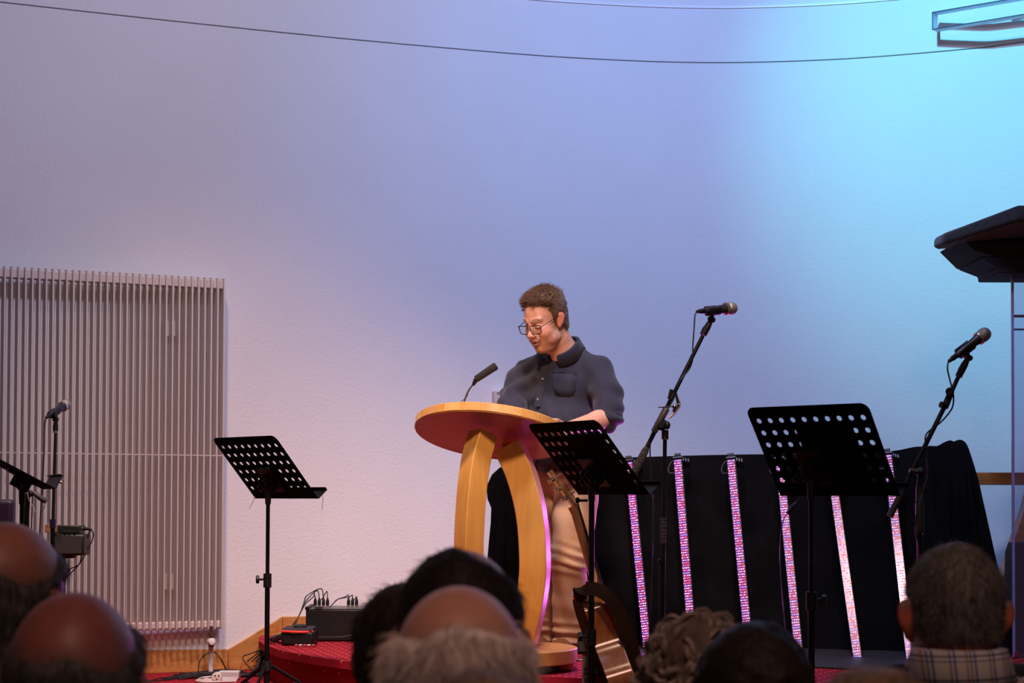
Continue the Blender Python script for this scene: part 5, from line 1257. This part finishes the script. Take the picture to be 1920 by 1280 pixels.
h_grey = hair_mat('grey_hair', (.20, .19, .18), (.09, .085, .085))
h_dkgrey = hair_mat('dark_grey_hair', (.10, .095, .09), (.035, .032, .03))
h_white = hair_mat('white_hair', (.98, .88, .84), (.55, .46, .43))
h_brown = hair_mat('dark_brown_hair', (.050, .030, .020), (.020, .012, .009))
h_black = hair_mat('black_brown_hair', (.022, .013, .009), (.010, .006, .005))
h_fair = hair_mat('fair_brown_hair', (.26, .17, .10), (.12, .075, .045))
h_curl = hair_mat('ash_grey_hair', (.66, .55, .47), (.30, .235, .19))
h_curlbase = hair_mat('ash_brown_hair', (.22, .17, .13), (.10, .075, .055))
m_red_j = mat('dark_red_wool', (.10, .015, .015), .9, 0, .2); m_navy = mat('navy_wool', (.012, .014, .035), .85, 0, .2); m_dark = mat('black_jacket_cloth', (.020, .017, .014), .8, 0, .25)
m_grey_c = mat('charcoal_wool', (.03, .03, .033), .85, 0, .2); m_olive = mat('olive_cloth', (.05, .045, .03), .85, 0, .2); m_trou = mat('dark_trouser_cloth', (.02, .02, .025), .85, 0, .2)
skn = (.56, .25, .17)
spectator(22, 978, 2.95, 205, 'balding grey-sided man in a dark red jacket at the far left edge', (.40, .16, .11), dict(t=.007, region=ringed(38, 74, (-.3, .15, 1), xs=1.5), mat=h_dkgrey, n=2600, len=.012, scalp=(.12, .10, .09), jit=.35, topf=0), m_red_j, m_trou, yaw=-14)
spectator(143, 1108, 2.28, 262, 'bald-topped man in a navy jacket in front of the radiator, nearest at the left', (.28, .09, .075), dict(t=.008, region=ringed(50, 84, (0, .25, 1), xs=1.5), mat=h_dkgrey, n=3200, len=.013, scalp=(.12, .10, .09), jit=.3, topf=0), m_navy, m_trou, yaw=4)
spectator(762, 1090, 2.98, 200, 'person with short dark brown hair and navy jacket beside the stage box', skn, dict(t=.014, region=full_hair, mat=h_brown, n=3500, len=.02, jit=.45, scalp=(.04, .02, .015)), m_navy, m_trou, yaw=8)
spectator(868, 1030, 2.50, 232, 'man with thinning dark hair in a black jacket before the lectern', (.5, .22, .16), dict(t=.006, region=ringed(16, 34, (-.35, -.15, .92)), mat=h_black, n=3000, len=.012, scalp=(.03, .02, .015), jit=.3, topf=0), m_dark, m_trou, yaw=-6)
spectator(862, 1097, 2.08, 272, 'white-haired man with a bald crown in a grey jacket before the lectern', (.62, .30, .22), dict(t=.009, region=ringed(44, 72, (0, .02, 1), -.10, xs=1.05), mat=h_white, n=4200, len=.030, scalp=(.45, .33, .28), jit=.22, r=.0008, topf=0), m_grey_c, m_trou, yaw=0)
spectator(905, 1254, 1.60, 330, 'person with fair grey hair showing only the crown at the bottom, before the white-haired man', skn, dict(t=.012, region=full_hair, mat=h_fair, n=3000, len=.02, jit=.3, scalp=(.2, .14, .09)), m_grey_c, m_trou)
r_curly, hc7, s7, R7 = spectator(1307, 1150, 3.0, 160, 'person with ash-grey curly hair in an olive top before the drape', skn, dict(t=.016, region=full_hair, mat=h_curlbase, n=0, scalp=(.1, .08, .06), rough=.007), m_olive, m_trou, sc=.85)
spectator(1412, 1163, 2.55, 225, 'person with smooth black-brown hair in a black jacket before the largest music stand', skn, dict(t=.022, region=lambda p: full_hair(p, -.16, -.05), mat=h_black, n=2500, len=.03, jit=.12, scalp=(.02, .01, .01), flow=(.15, (0, .1, -1.0))), m_dark, m_trou)
# plaid shirt
def mat_plaid():
    m, nt, b = nodes_mat('plaid_cotton'); N = nt.nodes; L = nt.links
    tc = N.new('ShaderNodeTexCoord'); sp = N.new('ShaderNodeSeparateXYZ'); mp = N.new('ShaderNodeMapping'); mp.inputs['Rotation'].default_value = (0, .04, 0); L.new(tc.outputs['Object'], mp.inputs[0]); L.new(mp.outputs[0], sp.inputs[0])
    def band(sock, period, off, width):
        a = N.new('ShaderNodeMath'); a.operation = 'ADD'; a.inputs[1].default_value = off + 10 * period; L.new(sock, a.inputs[0])
        w = N.new('ShaderNodeMath'); w.operation = 'MODULO'; w.inputs[1].default_value = period; L.new(a.outputs[0], w.inputs[0])
        l = N.new('ShaderNodeMath'); l.operation = 'LESS_THAN'; l.inputs[1].default_value = width; L.new(w.outputs[0], l.inputs[0]); return l.outputs[0]
    last = None; col = (.66, .66, .74, 1)
    for (ax, per, off, wd, c, fac) in (('X', .034, 0, .009, (.62, .55, .32, 1), .45), ('Z', .040, .004, .012, (.62, .57, .36, 1), .35), ('X', .034, .017, .0035, (.03, .04, .14, 1), .85), ('X', .034, .024, .0028, (.03, .04, .14, 1), .8), ('Z', .040, .022, .0035, (.03, .04, .14, 1), .85), ('Z', .040, .030, .0026, (.03, .04, .14, 1), .75), ('X', .068, .031, .003, (.25, .05, .08, 1), .7), ('Z', .080, .036, .003, (.25, .10, .12, 1), .6)):
        o = band(sp.outputs[ax], per, off, wd); mu = N.new('ShaderNodeMath'); mu.operation = 'MULTIPLY'; mu.inputs[1].default_value = fac; L.new(o, mu.inputs[0])
        mx = N.new('ShaderNodeMix'); mx.data_type = 'RGBA'; L.new(mu.outputs[0], mx.inputs['Factor']); mx.inputs['B'].default_value = c
        if last is None: mx.inputs['A'].default_value = col
        else: L.new(last, mx.inputs['A'])
        last = mx.outputs['Result']
    L.new(last, b.inputs['Base Color']); b.inputs['Roughness'].default_value = .9
    return m
m_plaid = mat_plaid()
# person in dark jacket further forward
spectator(1795, 1034, 4.9, 100, 'person in a dark jacket almost hidden behind the grey-haired man in plaid', skn, dict(t=.01, region=full_hair, mat=h_brown, n=800, len=.014, scalp=(.04, .02, .015)), m_dark, m_trou, sc=1.02)
rp, hcp, s_p, Rp = spectator(1786, 1017, 3.3, 174, 'man with short grey hair and a plaid shirt at the right', (.55, .20, .13), dict(t=.009, region=lambda p: full_hair(p, -.040, -.06), mat=h_grey, n=6500, len=.013, scalp=(.16, .13, .12), jit=.3, flow=(.4, (0, .1, -.8))), m_plaid, m_trou, yaw=3, neck=.125, earz=1.28, earx=1.2)
# shirt collar: folded band standing round the neck
def collar(parent, c, R, rx, ry, h, flare, mt, gap=40, drop=.0, name='collar', tilt=.0):
    n = 40; vs = []; fs = []; rows = 4
    for i in range(n + 1):
        a = math.radians(gap / 2 + (360 - gap) * i / n - 90)     # opening at the front (-y)
        for (k, (rr, z)) in enumerate(((0, 0), (.002, h), (.010 + flare * .3, h * .96), (.014 + flare, -.012))):
            x = (rx + rr) * math.cos(a); y = (ry + rr) * math.sin(a); zz = z - drop * max(0, -math.sin(a))
            vs.append(xf(np.array([[x, y, zz]]), R, c)[0])
    for i in range(n):
        for k in range(rows - 1): fs.append((i * rows + k, i * rows + k + 1, (i + 1) * rows + k + 1, (i + 1) * rows + k))
    o = MB().add(vs, fs).build(name, mt, parent, smooth=60)
    s = o.modifiers.new('thick', 'SOLIDIFY'); s.thickness = .003; s.offset = 0
    return o
collar(rp, hcp + np.array([0, -.045, -.092]), rotm('z', 180) , .066, .064, .042, .018, m_plaid, 30)
# curly locks of the ash-grey head
g = np.random.default_rng(4); V = []; Fq = []; off = 0
dirs = []
while len(dirs) < 190:
    d = g.normal(size=3); d /= np.linalg.norm(d)
    if d[2] > -.55 and not (d[1] < -.35 and d[2] < .5): dirs.append(d)
for d in dirs:
    root_p = np.array([0, .015, .03]) + d * np.array([.086, .104, .098]) * g.uniform(.98, 1.20); r0 = g.uniform(.012, .024); ax = nrm(np.cross(d, g.normal(size=3)) + d * .3); s1, s2 = frame(ax); turns = g.uniform(1.0, 1.9); ln = g.uniform(.015, .035); ph = g.uniform(0, 6.28)
    hand = g.choice([-1, 1]); drop = np.array([0, 0, -.02]) * g.uniform(0, 1.6)
    for q in range(11):
        o_ = g.normal(size=3) * .0022; rr = r0 * g.uniform(.85, 1.15); pts = []
        for k in range(13):
            t = k / 12; a = ph + hand * turns * 6.283 * t; pts.append(root_p + o_ + ax * ln * (t - .5) + (s1 * math.cos(a) + s2 * math.sin(a)) * rr * (.6 + .5 * t) + drop * t * t)
        m = MB().tube(pts, [.0012] * 10 + [.0009, .0006, .0003], 3); v, f = m.arrays(); f = [x for x in f if len(x) == 4]; V.append(v); Fq.append(np.array(f) + off); off += len(v)
V = np.concatenate(V); Fq = np.concatenate(Fq)
smesh('curls', xf(V * s7, R7, hc7), Fq, h_curl, r_curly, kind='stuff')
spectator(1640, 1246, 1.86, 300, 'person with fair brown hair showing only the crown at the bottom right', skn, dict(t=.012, region=full_hair, mat=h_fair, n=3000, len=.02, jit=.3, scalp=(.2, .14, .09)), m_olive, m_trou)
# ================================================================== THE SPEAKER
YM0 = 8.42
m_skin = mat_attr('speaker_skin', .42, .12, 160, sss=.08)
foot_c = P(1045, 1221, 8.6)
man = thing('person', (foot_c[0], 8.55, ZP), 'speaker in glasses, navy shirt and beige trousers reading at the lectern', 'person')
Rm_ = rotm('z', -43) @ rotm('x', 24) @ rotm('y', 2)
HC = P(1022, 600, 8.24); HS = 1.0
S = SDF((-.115, -.145, -.25), (.115, .15, .15), .0030)
head_sdf(S, fat=.006, mouth=.0035)
hv, hf = S.extract(); hv = smoothmesh(hv, hf, 2, .4)
def stubble(p):
    x, y, z = p.T; return sstep(-.03, -.06, z) * (y < .0) * sstep(.0, -.03, y)
hcol = skin_color(hv, np.array([.70, .36, .235]), brow=(.20, .11, .06)); stb = stubble(hv)[:, None] * .22; hcol = hcol * (1 - stb) + np.array([.30, .17, .11]) * stb
hw = xf(hv * HS, Rm_, HC)
# body under the clothes, forearms and hands
lf_ = np.array([.866, -.5, 0]); ff_ = np.array([-.5, -.866, 0]); RB_ = np.stack([lf_, -ff_, ez], 1)   # columns: his left, back, up
SHL = P(1120, 695, 8.30); SHR = P(985, 700, 8.46); NK = P(1060, 657, 8.39)
ELL = P(1146, 782, 8.16); ELR = P(960, 768, 8.30)
def top_z(x, y):      # height of the reading surface
    d = np.array([x, y, 0]) - LC; return LC[2] + .041 * n_[2] - (n_[0] * d[0] + n_[1] * (d[1])) / n_[2] 
WRL = P(1062, 803, 8.0); WRR = P(985, 803, 8.02)
WRL[2] = max(WRL[2], top_z(WRL[0], WRL[1]) + .03); WRR[2] = top_z(WRR[0], WRR[1]) + .03
CH = P(1050, 735, 8.40); BE = P(1048, 815, 8.36); HI = P(1060, 885, 8.46)
HPL = P(1083, 905, 8.42); HPR = P(1030, 905, 8.54)
KNL = P(1068, 1050, 8.36); KNR = P(1022, 1050, 8.52); ANL = P(1066, 1196, 8.50); ANR = P(1023, 1193, 8.64)
B = SDF((-.28, 7.6, ZP), (.62, 8.85, 2.18), .010)
B.ell(CH, (.165, .11, .17), .03, R=RB_).ell(BE, (.165, .125, .15), .03, R=RB_).ell(HI, (.15, .11, .10), .03, R=RB_)
B.cap(NK + [0, 0, -.05], NK + [0, 0, .0] + ff_ * .02, .06, .05, .03)
for (a, b, c) in ((SHL, ELL, WRL), (SHR, ELR, WRR)):
    B.cap(CH + [0, 0, .12], a, .06, .055, .03); B.chain([a, b], [.05, .043], .02); B.chain([b, b + (c - b) * .3, c], [.041, .043, .027], .018)
for (h_, k_n, an) in ((HPL, KNL, ANL), (HPR, KNR, ANR)): B.chain([h_, k_n, an], [.08, .055, .038], .03)
def hand(S, w, d, up, side):
    """w wrist, d direction of the fingers, up back of the hand, side towards the thumb"""
    d = nrm(d); side = nrm(side - d * np.dot(side, d)); up = np.cross(side, d) if np.dot(np.cross(side, d), up) > 0 else np.cross(d, side)
    R = np.stack([side, d, up], 1); S.ell(w + d * .05, (.041, .052, .015), .012, R=R)
    for k in range(4):
        b = w + d * (.088 - .004 * abs(k - 1)) + side * (.030 - .0195 * k); L = (.030, .034, .031, .024)[k]
        S.chain([b, b + d * L + up * .004, b + d * L * 1.75 - up * .006, b + d * L * 2.25 - up * .016], [.0098, .0090, .0083, .0070], .004)
    t = w + d * .03 + side * .032
    S.chain([w + d * .015 + side * .02, t, t + d * .028 + side * .018, t + d * .052 + side * .022 - up * .004], [.014, .0125, .0105, .0085], .006)
hdL = nrm(np.array([-.62, -.75, .0])); hdL = nrm(hdL - n_ * np.dot(hdL, n_)); hdR = nrm(np.array([.1, -1, .0])); hdR = nrm(hdR - n_ * np.dot(hdR, n_))
hand(B, WRL, hdL, n_, np.cross(n_, hdL) * -1 if np.cross(n_, hdL)[0] > 0 else np.cross(n_, hdL)); hand(B, WRR, hdR, n_, np.array([1., 0, 0]))
bv, bf = B.extract(); bv = smoothmesh(bv, bf, 1, .4)
bc = np.tile([.70, .37, .25], (len(bv), 1))
V = np.concatenate([hw, bv]); Fc = np.concatenate([hf, bf + len(hw)]); C = np.concatenate([hcol, bc])
body = smesh('body', V, Fc, m_skin, man, C)

# hair: short brown, brushed forward, with a tuft at the crown
def man_hair(p):
    x, y, z = p.T
    ax_ = np.abs(x); line = -.076 + np.clip(.092 - z, 0, 1) * .6 + np.clip(ax_ - .030, 0, 1) * .9
    line = np.where(z < .066, np.where(ax_ > .045, np.minimum(line, -.036 + (.066 - z) * .16), .05), line)
    m = sstep(-.005, .004, y - line)
    lowz = np.where(y > .045, -.070, np.where(y > .018, -.045, -.022)); m = m * sstep(-.006, .006, z - lowz)
    ear = np.hypot((y - .010) / .023, (z + .001) / .033); return m * np.where(np.abs(x) > .052, sstep(.85, 1.15, ear), 1)
def man_t(p):
    x, y, z = p.T; return .35 + .65 * sstep(.03, .10, z) + .45 * sstep(.08, .13, z) * sstep(.0, -.06, y)
v, f = hair_shell(.017, lambda p: man_hair(p) * 1.0 * np.clip(man_t(p), 0, 1.5) if False else man_hair(p), .0035, 5, .0014)
# thin it towards the sides and neck
q = v - np.array([0, .018, .03]); nn_ = q / np.linalg.norm(q, axis=1, keepdims=True); side_f = 1 - np.clip(man_t(v), .3, 1.4)
v = v - nn_ * (side_f * .010 * (man_hair(v) > .3))[:, None]
nv = vnormals(v, f)
h_man = mat('brown_hair', (.25, .135, .065), .40, 0, 0, 90, .35, 260, col2=(.080, .042, .020), spec=.6)
smesh('hair', xf(v * HS, Rm_, HC), f, h_man, man)
mk = man_hair(v) > .6
tan = np.stack([np.where(v[:, 2] > .06, -.15, 0) * np.ones(len(v)), np.where(v[:, 2] > .055, -.9, .1), np.where(v[:, 2] > .055, .25, -.9)], 1)
gi = np.random.default_rng(21); ok = np.nonzero(mk)[0]; pick = gi.choice(ok, 9000)
def strands2(v, nv, idx, tan, length, r, jit, seed, curl=.1, nf=.35):
    g = np.random.default_rng(seed); n = len(idx); p = v[idx] - nv[idx] * .002 + g.normal(size=(n, 3)) * .0015; d = nv[idx] * nf + tan[idx]; d /= np.linalg.norm(d, axis=1, keepdims=True); d += g.normal(size=(n, 3)) * jit; d /= np.linalg.norm(d, axis=1, keepdims=True)
    L = length[idx] * g.uniform(.6, 1.3, n); side = np.cross(d, g.normal(size=(n, 3))); side /= np.linalg.norm(side, axis=1, keepdims=True); up = np.cross(d, side); V = []
    for k in range(4):
        t = k / 3; c = p + d * (L * t)[:, None] - nv[idx] * (.35 * nf * L * t * t)[:, None]; rr = r * (1 - .7 * t)
        for a in (0, 2.094, 4.189): V.append(c + side * math.cos(a) * rr + up * math.sin(a) * rr)
    V = np.stack(V, 1).reshape(-1, 3); F_ = [[k * 3 + a, k * 3 + (a + 1) % 3, (k + 1) * 3 + (a + 1) % 3, (k + 1) * 3 + a] for k in range(3) for a in range(3)]
    return V, (np.arange(n)[:, None, None] * 12 + np.array(F_)[None]).reshape(-1, 4)
lenv = .007 + .016 * sstep(.03, .09, v[:, 2])
sv, sf = strands2(v, nv, pick, tan, lenv, .00075, .22, 3)
tuft = np.nonzero(mk & (v[:, 1] > .045) & (v[:, 2] > .09))[0]
t2 = tan.copy(); t2[:, 1] = .35; t2[:, 2] = .6
sv2, sf2 = strands2(v, nv, gi.choice(tuft, 320), t2, np.full(len(v), .026), .0006, .5, 9, nf=.9)
smesh('hair_strands', xf(np.concatenate([sv, sv2]) * HS, Rm_, HC), np.concatenate([sf, sf2 + len(sv)]), h_man, man, kind='stuff')

# glasses
Gx = lambda p: xf(np.array([p]) * HS, Rm_, HC)[0]
gl = MB(); m_gl = mat('dark_spectacle_frame', (.015, .015, .02), .25)
fr_pts = {}
m_lensglass = bpy.data.materials.new('spectacle_glass'); m_lensglass.use_nodes = True; _n = m_lensglass.node_tree; _t = _n.nodes.new('ShaderNodeBsdfTransparent'); _g = _n.nodes.new('ShaderNodeBsdfGlossy'); _g.inputs['Roughness'].default_value = .03; _x = _n.nodes.new('ShaderNodeMixShader'); _x.inputs[0].default_value = .035; _n.links.new(_t.outputs[0], _x.inputs[1]); _n.links.new(_g.outputs[0], _x.inputs[2]); _n.links.new(_x.outputs[0], _n.nodes['Material Output'].inputs[0])
for s in (-1, 1):
    c = np.array([s * .034, -.1165 + .001, -.006]); pts = []
    hw2, hh = .0280, .0185; sh_ = [(-1, .55), (-.9, .9), (-.5, 1), (0, 1.02), (.5, 1.02), (.95, 1.0), (1.02, .8), (1.0, .0), (.9, -.75), (.6, -1), (0, -1.03), (-.6, -.95), (-.92, -.6)]
    for (a, b) in sh_: pts.append(c + np.array([s * a * hw2, abs(a * hw2 * s + s * .0) * 0 + .18 * (a * hw2 + .034) * .6, b * hh + .0]))
    pts = [p for p in spline(pts + [pts[0]], 4)]
    ob = MB().tube([Gx(p) for p in pts], .0022 * HS, 6, cap=False); fr_pts[s] = pts; gl.v += ob.v; gl.f += [tuple(i + gl.n for i in ff) for ff in ob.f]; gl.n += ob.n
gl.tube([Gx(q) for q in spline([(-.0085, -.1135, -.001), (-.004, -.119, .002), (.004, -.119, .002), (.0085, -.1135, -.001)], 4)], .0018, 6)
glo = gl.build('glasses', m_gl, man)
for s in (-1, 1):
    MB().tube([Gx(q) for q in spline([(s * .0605, -.1085, .004), (s * .068, -.100, .006), (s * .078, -.05, .012), (s * .0825, -.004, .018), (s * .083, .016, .008), (s * .080, .026, -.008)], 4)], .0017, 6).build('temple', m_gl, glo)
    n0 = len(fr_pts[s]); MB().add([Gx(p) for p in fr_pts[s]] + [Gx(np.array(p) + [0, .0012, 0]) for p in fr_pts[s]], [tuple(range(n0)), tuple(range(2 * n0 - 1, n0 - 1, -1))]).build('lens', m_lensglass, glo, smooth=0)

# shirt
m_shirt = mat('navy_shirt_cotton', (.015, .017, .036), .85, 0, .12, 30, .25, 600, sheen=.12)
T = SDF((-.30, 7.95, 1.20), (.62, 8.80, 2.20), .008)
def up(p, z): return p + np.array([0, 0, z])
T.ell(CH + [.0, 0, .02], (.192, .138, .20), .03, R=RB_).ell(BE + ff_ * .01, (.195, .155, .17), .05, R=RB_).ell(HI + [0, 0, .04], (.185, .145, .10), .04, R=RB_)
T.cap(SHR + [.02, 0, -.005], NK + [-.0, .0, -.015], .060, .065, .04).cap(SHL + [-.02, 0, -.005], NK + [0, 0, -.015], .062, .065, .04)
T.chain([SHL, SHL + (ELL - SHL) * .5 + [.012, 0, 0], ELL + (SHL - ELL) * .06], [.070, .069, .060], .03)
T.chain([ELL + (SHL - ELL) * .30, ELL + (SHL - ELL) * .0 + (WRL - ELL) * .10], [.060, .056], .015)
T.chain([SHR, SHR + (ELR - SHR) * .5 + [-.008, 0, 0], ELR, ELR + (WRR - ELR) * .15], [.068, .064, .058, .052], .03)
T.cut(HI + [0, 0, .0], (0, 0, -1))
# cut cuffs flat and hollow out the neck
tv, tf = T.extract(); tv = smoothmesh(tv, tf, 1, .5); tn = vnormals(tv, tf)
def folds(v, axis_pt, d, freq, amp, seed):
    t = (v - axis_pt) @ nrm(d); s_ = wob(v, 18, seed); return 1.8 * amp * np.sin(t * freq + 3.2 * s_) * (.6 + .6 * wob(v, 9, seed + 5))
arm_m = sstep(.10, .03, np.abs((v := tv)[:, 0] - SHL[0] - .01)) * (tv[:, 0] > NK[0] + .10)
dd = np.zeros(len(tv))
dd += folds(tv, SHL, np.array([.5, .1, 1.0]), 95, .0055, 3) * (tv[:, 0] > NK[0] + .09) * sstep(2.0, 1.85, tv[:, 2])
dd += folds(tv, SHR, np.array([-.6, .1, 1.0]), 90, .005, 8) * (tv[:, 0] < NK[0] - .13)
dd += folds(tv, CH, np.array([.9, 0, .45]), 55, .0035, 12) + wob(tv, 40, 2) * .0022
# straining towards the folded elbow
tv = tv + tn * dd[:, None]
shirt = smesh('shirt', tv, tf, m_shirt, man)
# surface lookup for details on the shirt front
def on_front(px, py, off=.002):
    o = CAM; d = P(px, py, 8.0) - CAM; d = d / np.linalg.norm(d); q = tv - o; t = q @ d; r = np.linalg.norm(q - t[:, None] * d, axis=1)
    m = r < .012; 
    if not m.any(): return P(px, py, 8.3)
    tt = t[m].min(); return o + d * (tt - off)
plk = [on_front(x, y, .001) for (x, y) in ((1022, 672), (1020, 690), (1017, 706), (1014, 725), (1011, 745), (1008, 762))]
plk = spline(plk, 4)
ribbon(plk, [.030] * len(plk), [np.array([.95, -.25, 0])] * len(plk), .003).build('placket', m_shirt, shirt, smooth=60)
m_btn = mat('grey_button', (.20, .17, .16), .35)
for (x, y) in ((1027.5, 674), (1017.5, 710), (1008.5, 748), (1047, 660)):
    c = on_front(x, y, .004); MB().lathe(c + [0, .003, 0], [-.15, -1, .1], [(0, .0052), (.003, .0056), (.004, .0045), (.0035, .003), (.0033, 0)], 14).build('button', m_btn, shirt)
pk = [on_front(x, y, .0015) for (x, y) in ((1037, 695), (1058, 694), (1081, 699))]
ribbon(spline(pk, 4), [.018] * 9, [np.array([0, 0, 1.])] * 9, .0025).build('pocket_flap', m_shirt, shirt, smooth=60)
pk = [[on_front(x, y, .0012) for (x, y) in r] for r in (((1037, 700), (1046, 699), (1058, 699), (1070, 700), (1081, 704)), ((1037, 712), (1047, 713), (1058, 713), (1069, 714), (1080, 717)), ((1038, 726), (1047, 727), (1057, 728), (1068, 728), (1079, 730)), ((1041, 738), (1048, 741), (1057, 743), (1067, 743), (1075, 741)))]
vs = [p for r in pk for p in r]; fs = [(i * 5 + j, i * 5 + j + 1, i * 5 + j + 6, i * 5 + j + 5) for i in range(3) for j in range(4)]
po = MB().add(vs, fs).build('pocket', m_shirt, shirt, smooth=60); sm_ = po.modifiers.new('t', 'SOLIDIFY'); sm_.thickness = .003
# collar
colR = rotm('z', -36) @ rotm('x', 30)
collar(shirt, P(1057, 662, 8.335), colR, .071, .076, .042, .012, m_shirt, 30, .016)
def cuff(c0, c1, r0, r1):
    d = nrm(c1 - c0); L = np.linalg.norm(c1 - c0)
    return MB().lathe(c0, d, [(0, r0 - .008), (.002, r0), (L * .3, r0 + .003), (L * .55, (r0 + r1) / 2 + .001), (L * .8, r1 + .002), (L, r1), (L - .006, r1 - .012)], 28)
cL0 = ELL + (SHL - ELL) * .25; cuff(cL0, ELL + (WRL - ELL) * .04 + [.0, 0, -.012], .064, .059).build('cuff', m_shirt, shirt, smooth=60)
cR0 = ELR; cuff(cR0 + (SHR - ELR) * .1, ELR + (WRR - ELR) * .3, .058, .052).build('cuff', m_shirt, shirt, smooth=60)

# trousers
m_chino = mat('beige_chino_cotton', (.50, .33, .20), .85, 0, .06, 14, .2, 500, sheen=.1)
T = SDF((-.10, 8.1, ZP + .01), (.55, 8.90, 1.56), .009)
T.ell(HI + [0, 0, -.01], (.170, .125, .11), .03, R=RB_)
T.chain([HPL, HPL + (KNL - HPL) * .5, KNL, KNL + (ANL - KNL) * .5, ANL + [0, 0, -.005]], [.100, .095, .082, .076, .070], .02)
T.chain([HPR, HPR + (KNR - HPR) * .5, KNR, KNR + (ANR - KNR) * .5, ANR + [0, 0, -.005]], [.100, .090, .076, .070, .066], .008)
T.cut((0, 0, ZP + .028), (0, 0, -1))
cv, cf = T.extract(); cv = smoothmesh(cv, cf, 1, .4); cn = vnormals(cv, cf)
knee = np.exp(-((cv[:, 2] - KNL[2] - .01) / .055) ** 2); ank = np.exp(-((cv[:, 2] - ANL[2] + .02) / .07) ** 2)
dd = knee * .009 * np.sin((cv[:, 2] + .35 * (cv[:, 0] - KNL[0]) * np.sign(.5)) * 130 + 2 * wob(cv, 14, 4)) + ank * .011 * np.sin(cv[:, 2] * 150 + 2.4 * wob(cv, 16, 6)) + wob(cv * [1, 1, .35], 30, 9) * .0035 + .003 * np.sin(cv[:, 0] * 60 + cv[:, 2] * 25)
smesh('trousers', cv + cn * dd[:, None], cf, m_chino, man)
# shoes
m_bshoe = mat('tan_shoe_leather', (.16, .07, .03), .4)
for (a, nm) in ((ANL, 1), (ANR, 0)):
    q = SDF((a[0] - .20, a[1] - .27, ZP), (a[0] + .10, a[1] + .12, ZP + .14), .008)
    fd_ = nrm(np.array([-.45, -.9, 0])); Rq = np.stack([np.array([fd_[1], -fd_[0], 0]), fd_, ez], 1); b0 = np.array([a[0], a[1], ZP])
    q.ell(b0 + ez * .05, (.042, .05, .05), .02, R=Rq).ell(b0 + fd_ * .07 + ez * .04, (.046, .10, .035), .02, R=Rq).ell(b0 + fd_ * .135 + ez * .032, (.043, .05, .028), .015, R=Rq); q.cut((0, 0, ZP + .003), (0, 0, -1))
    v, f = q.extract(); so = smesh('shoe', v, f, m_bshoe, man)
    o = [(b0 + fd_ * (.055 + .125 * math.cos(k * .3142)) + Rq[:, 0] * .047 * math.sin(k * .3142)) for k in range(20)]
    MB().prism([(p[0], p[1]) for p in o], ZP + .002, ZP + .014).build('sole', m_blackmatt, so)
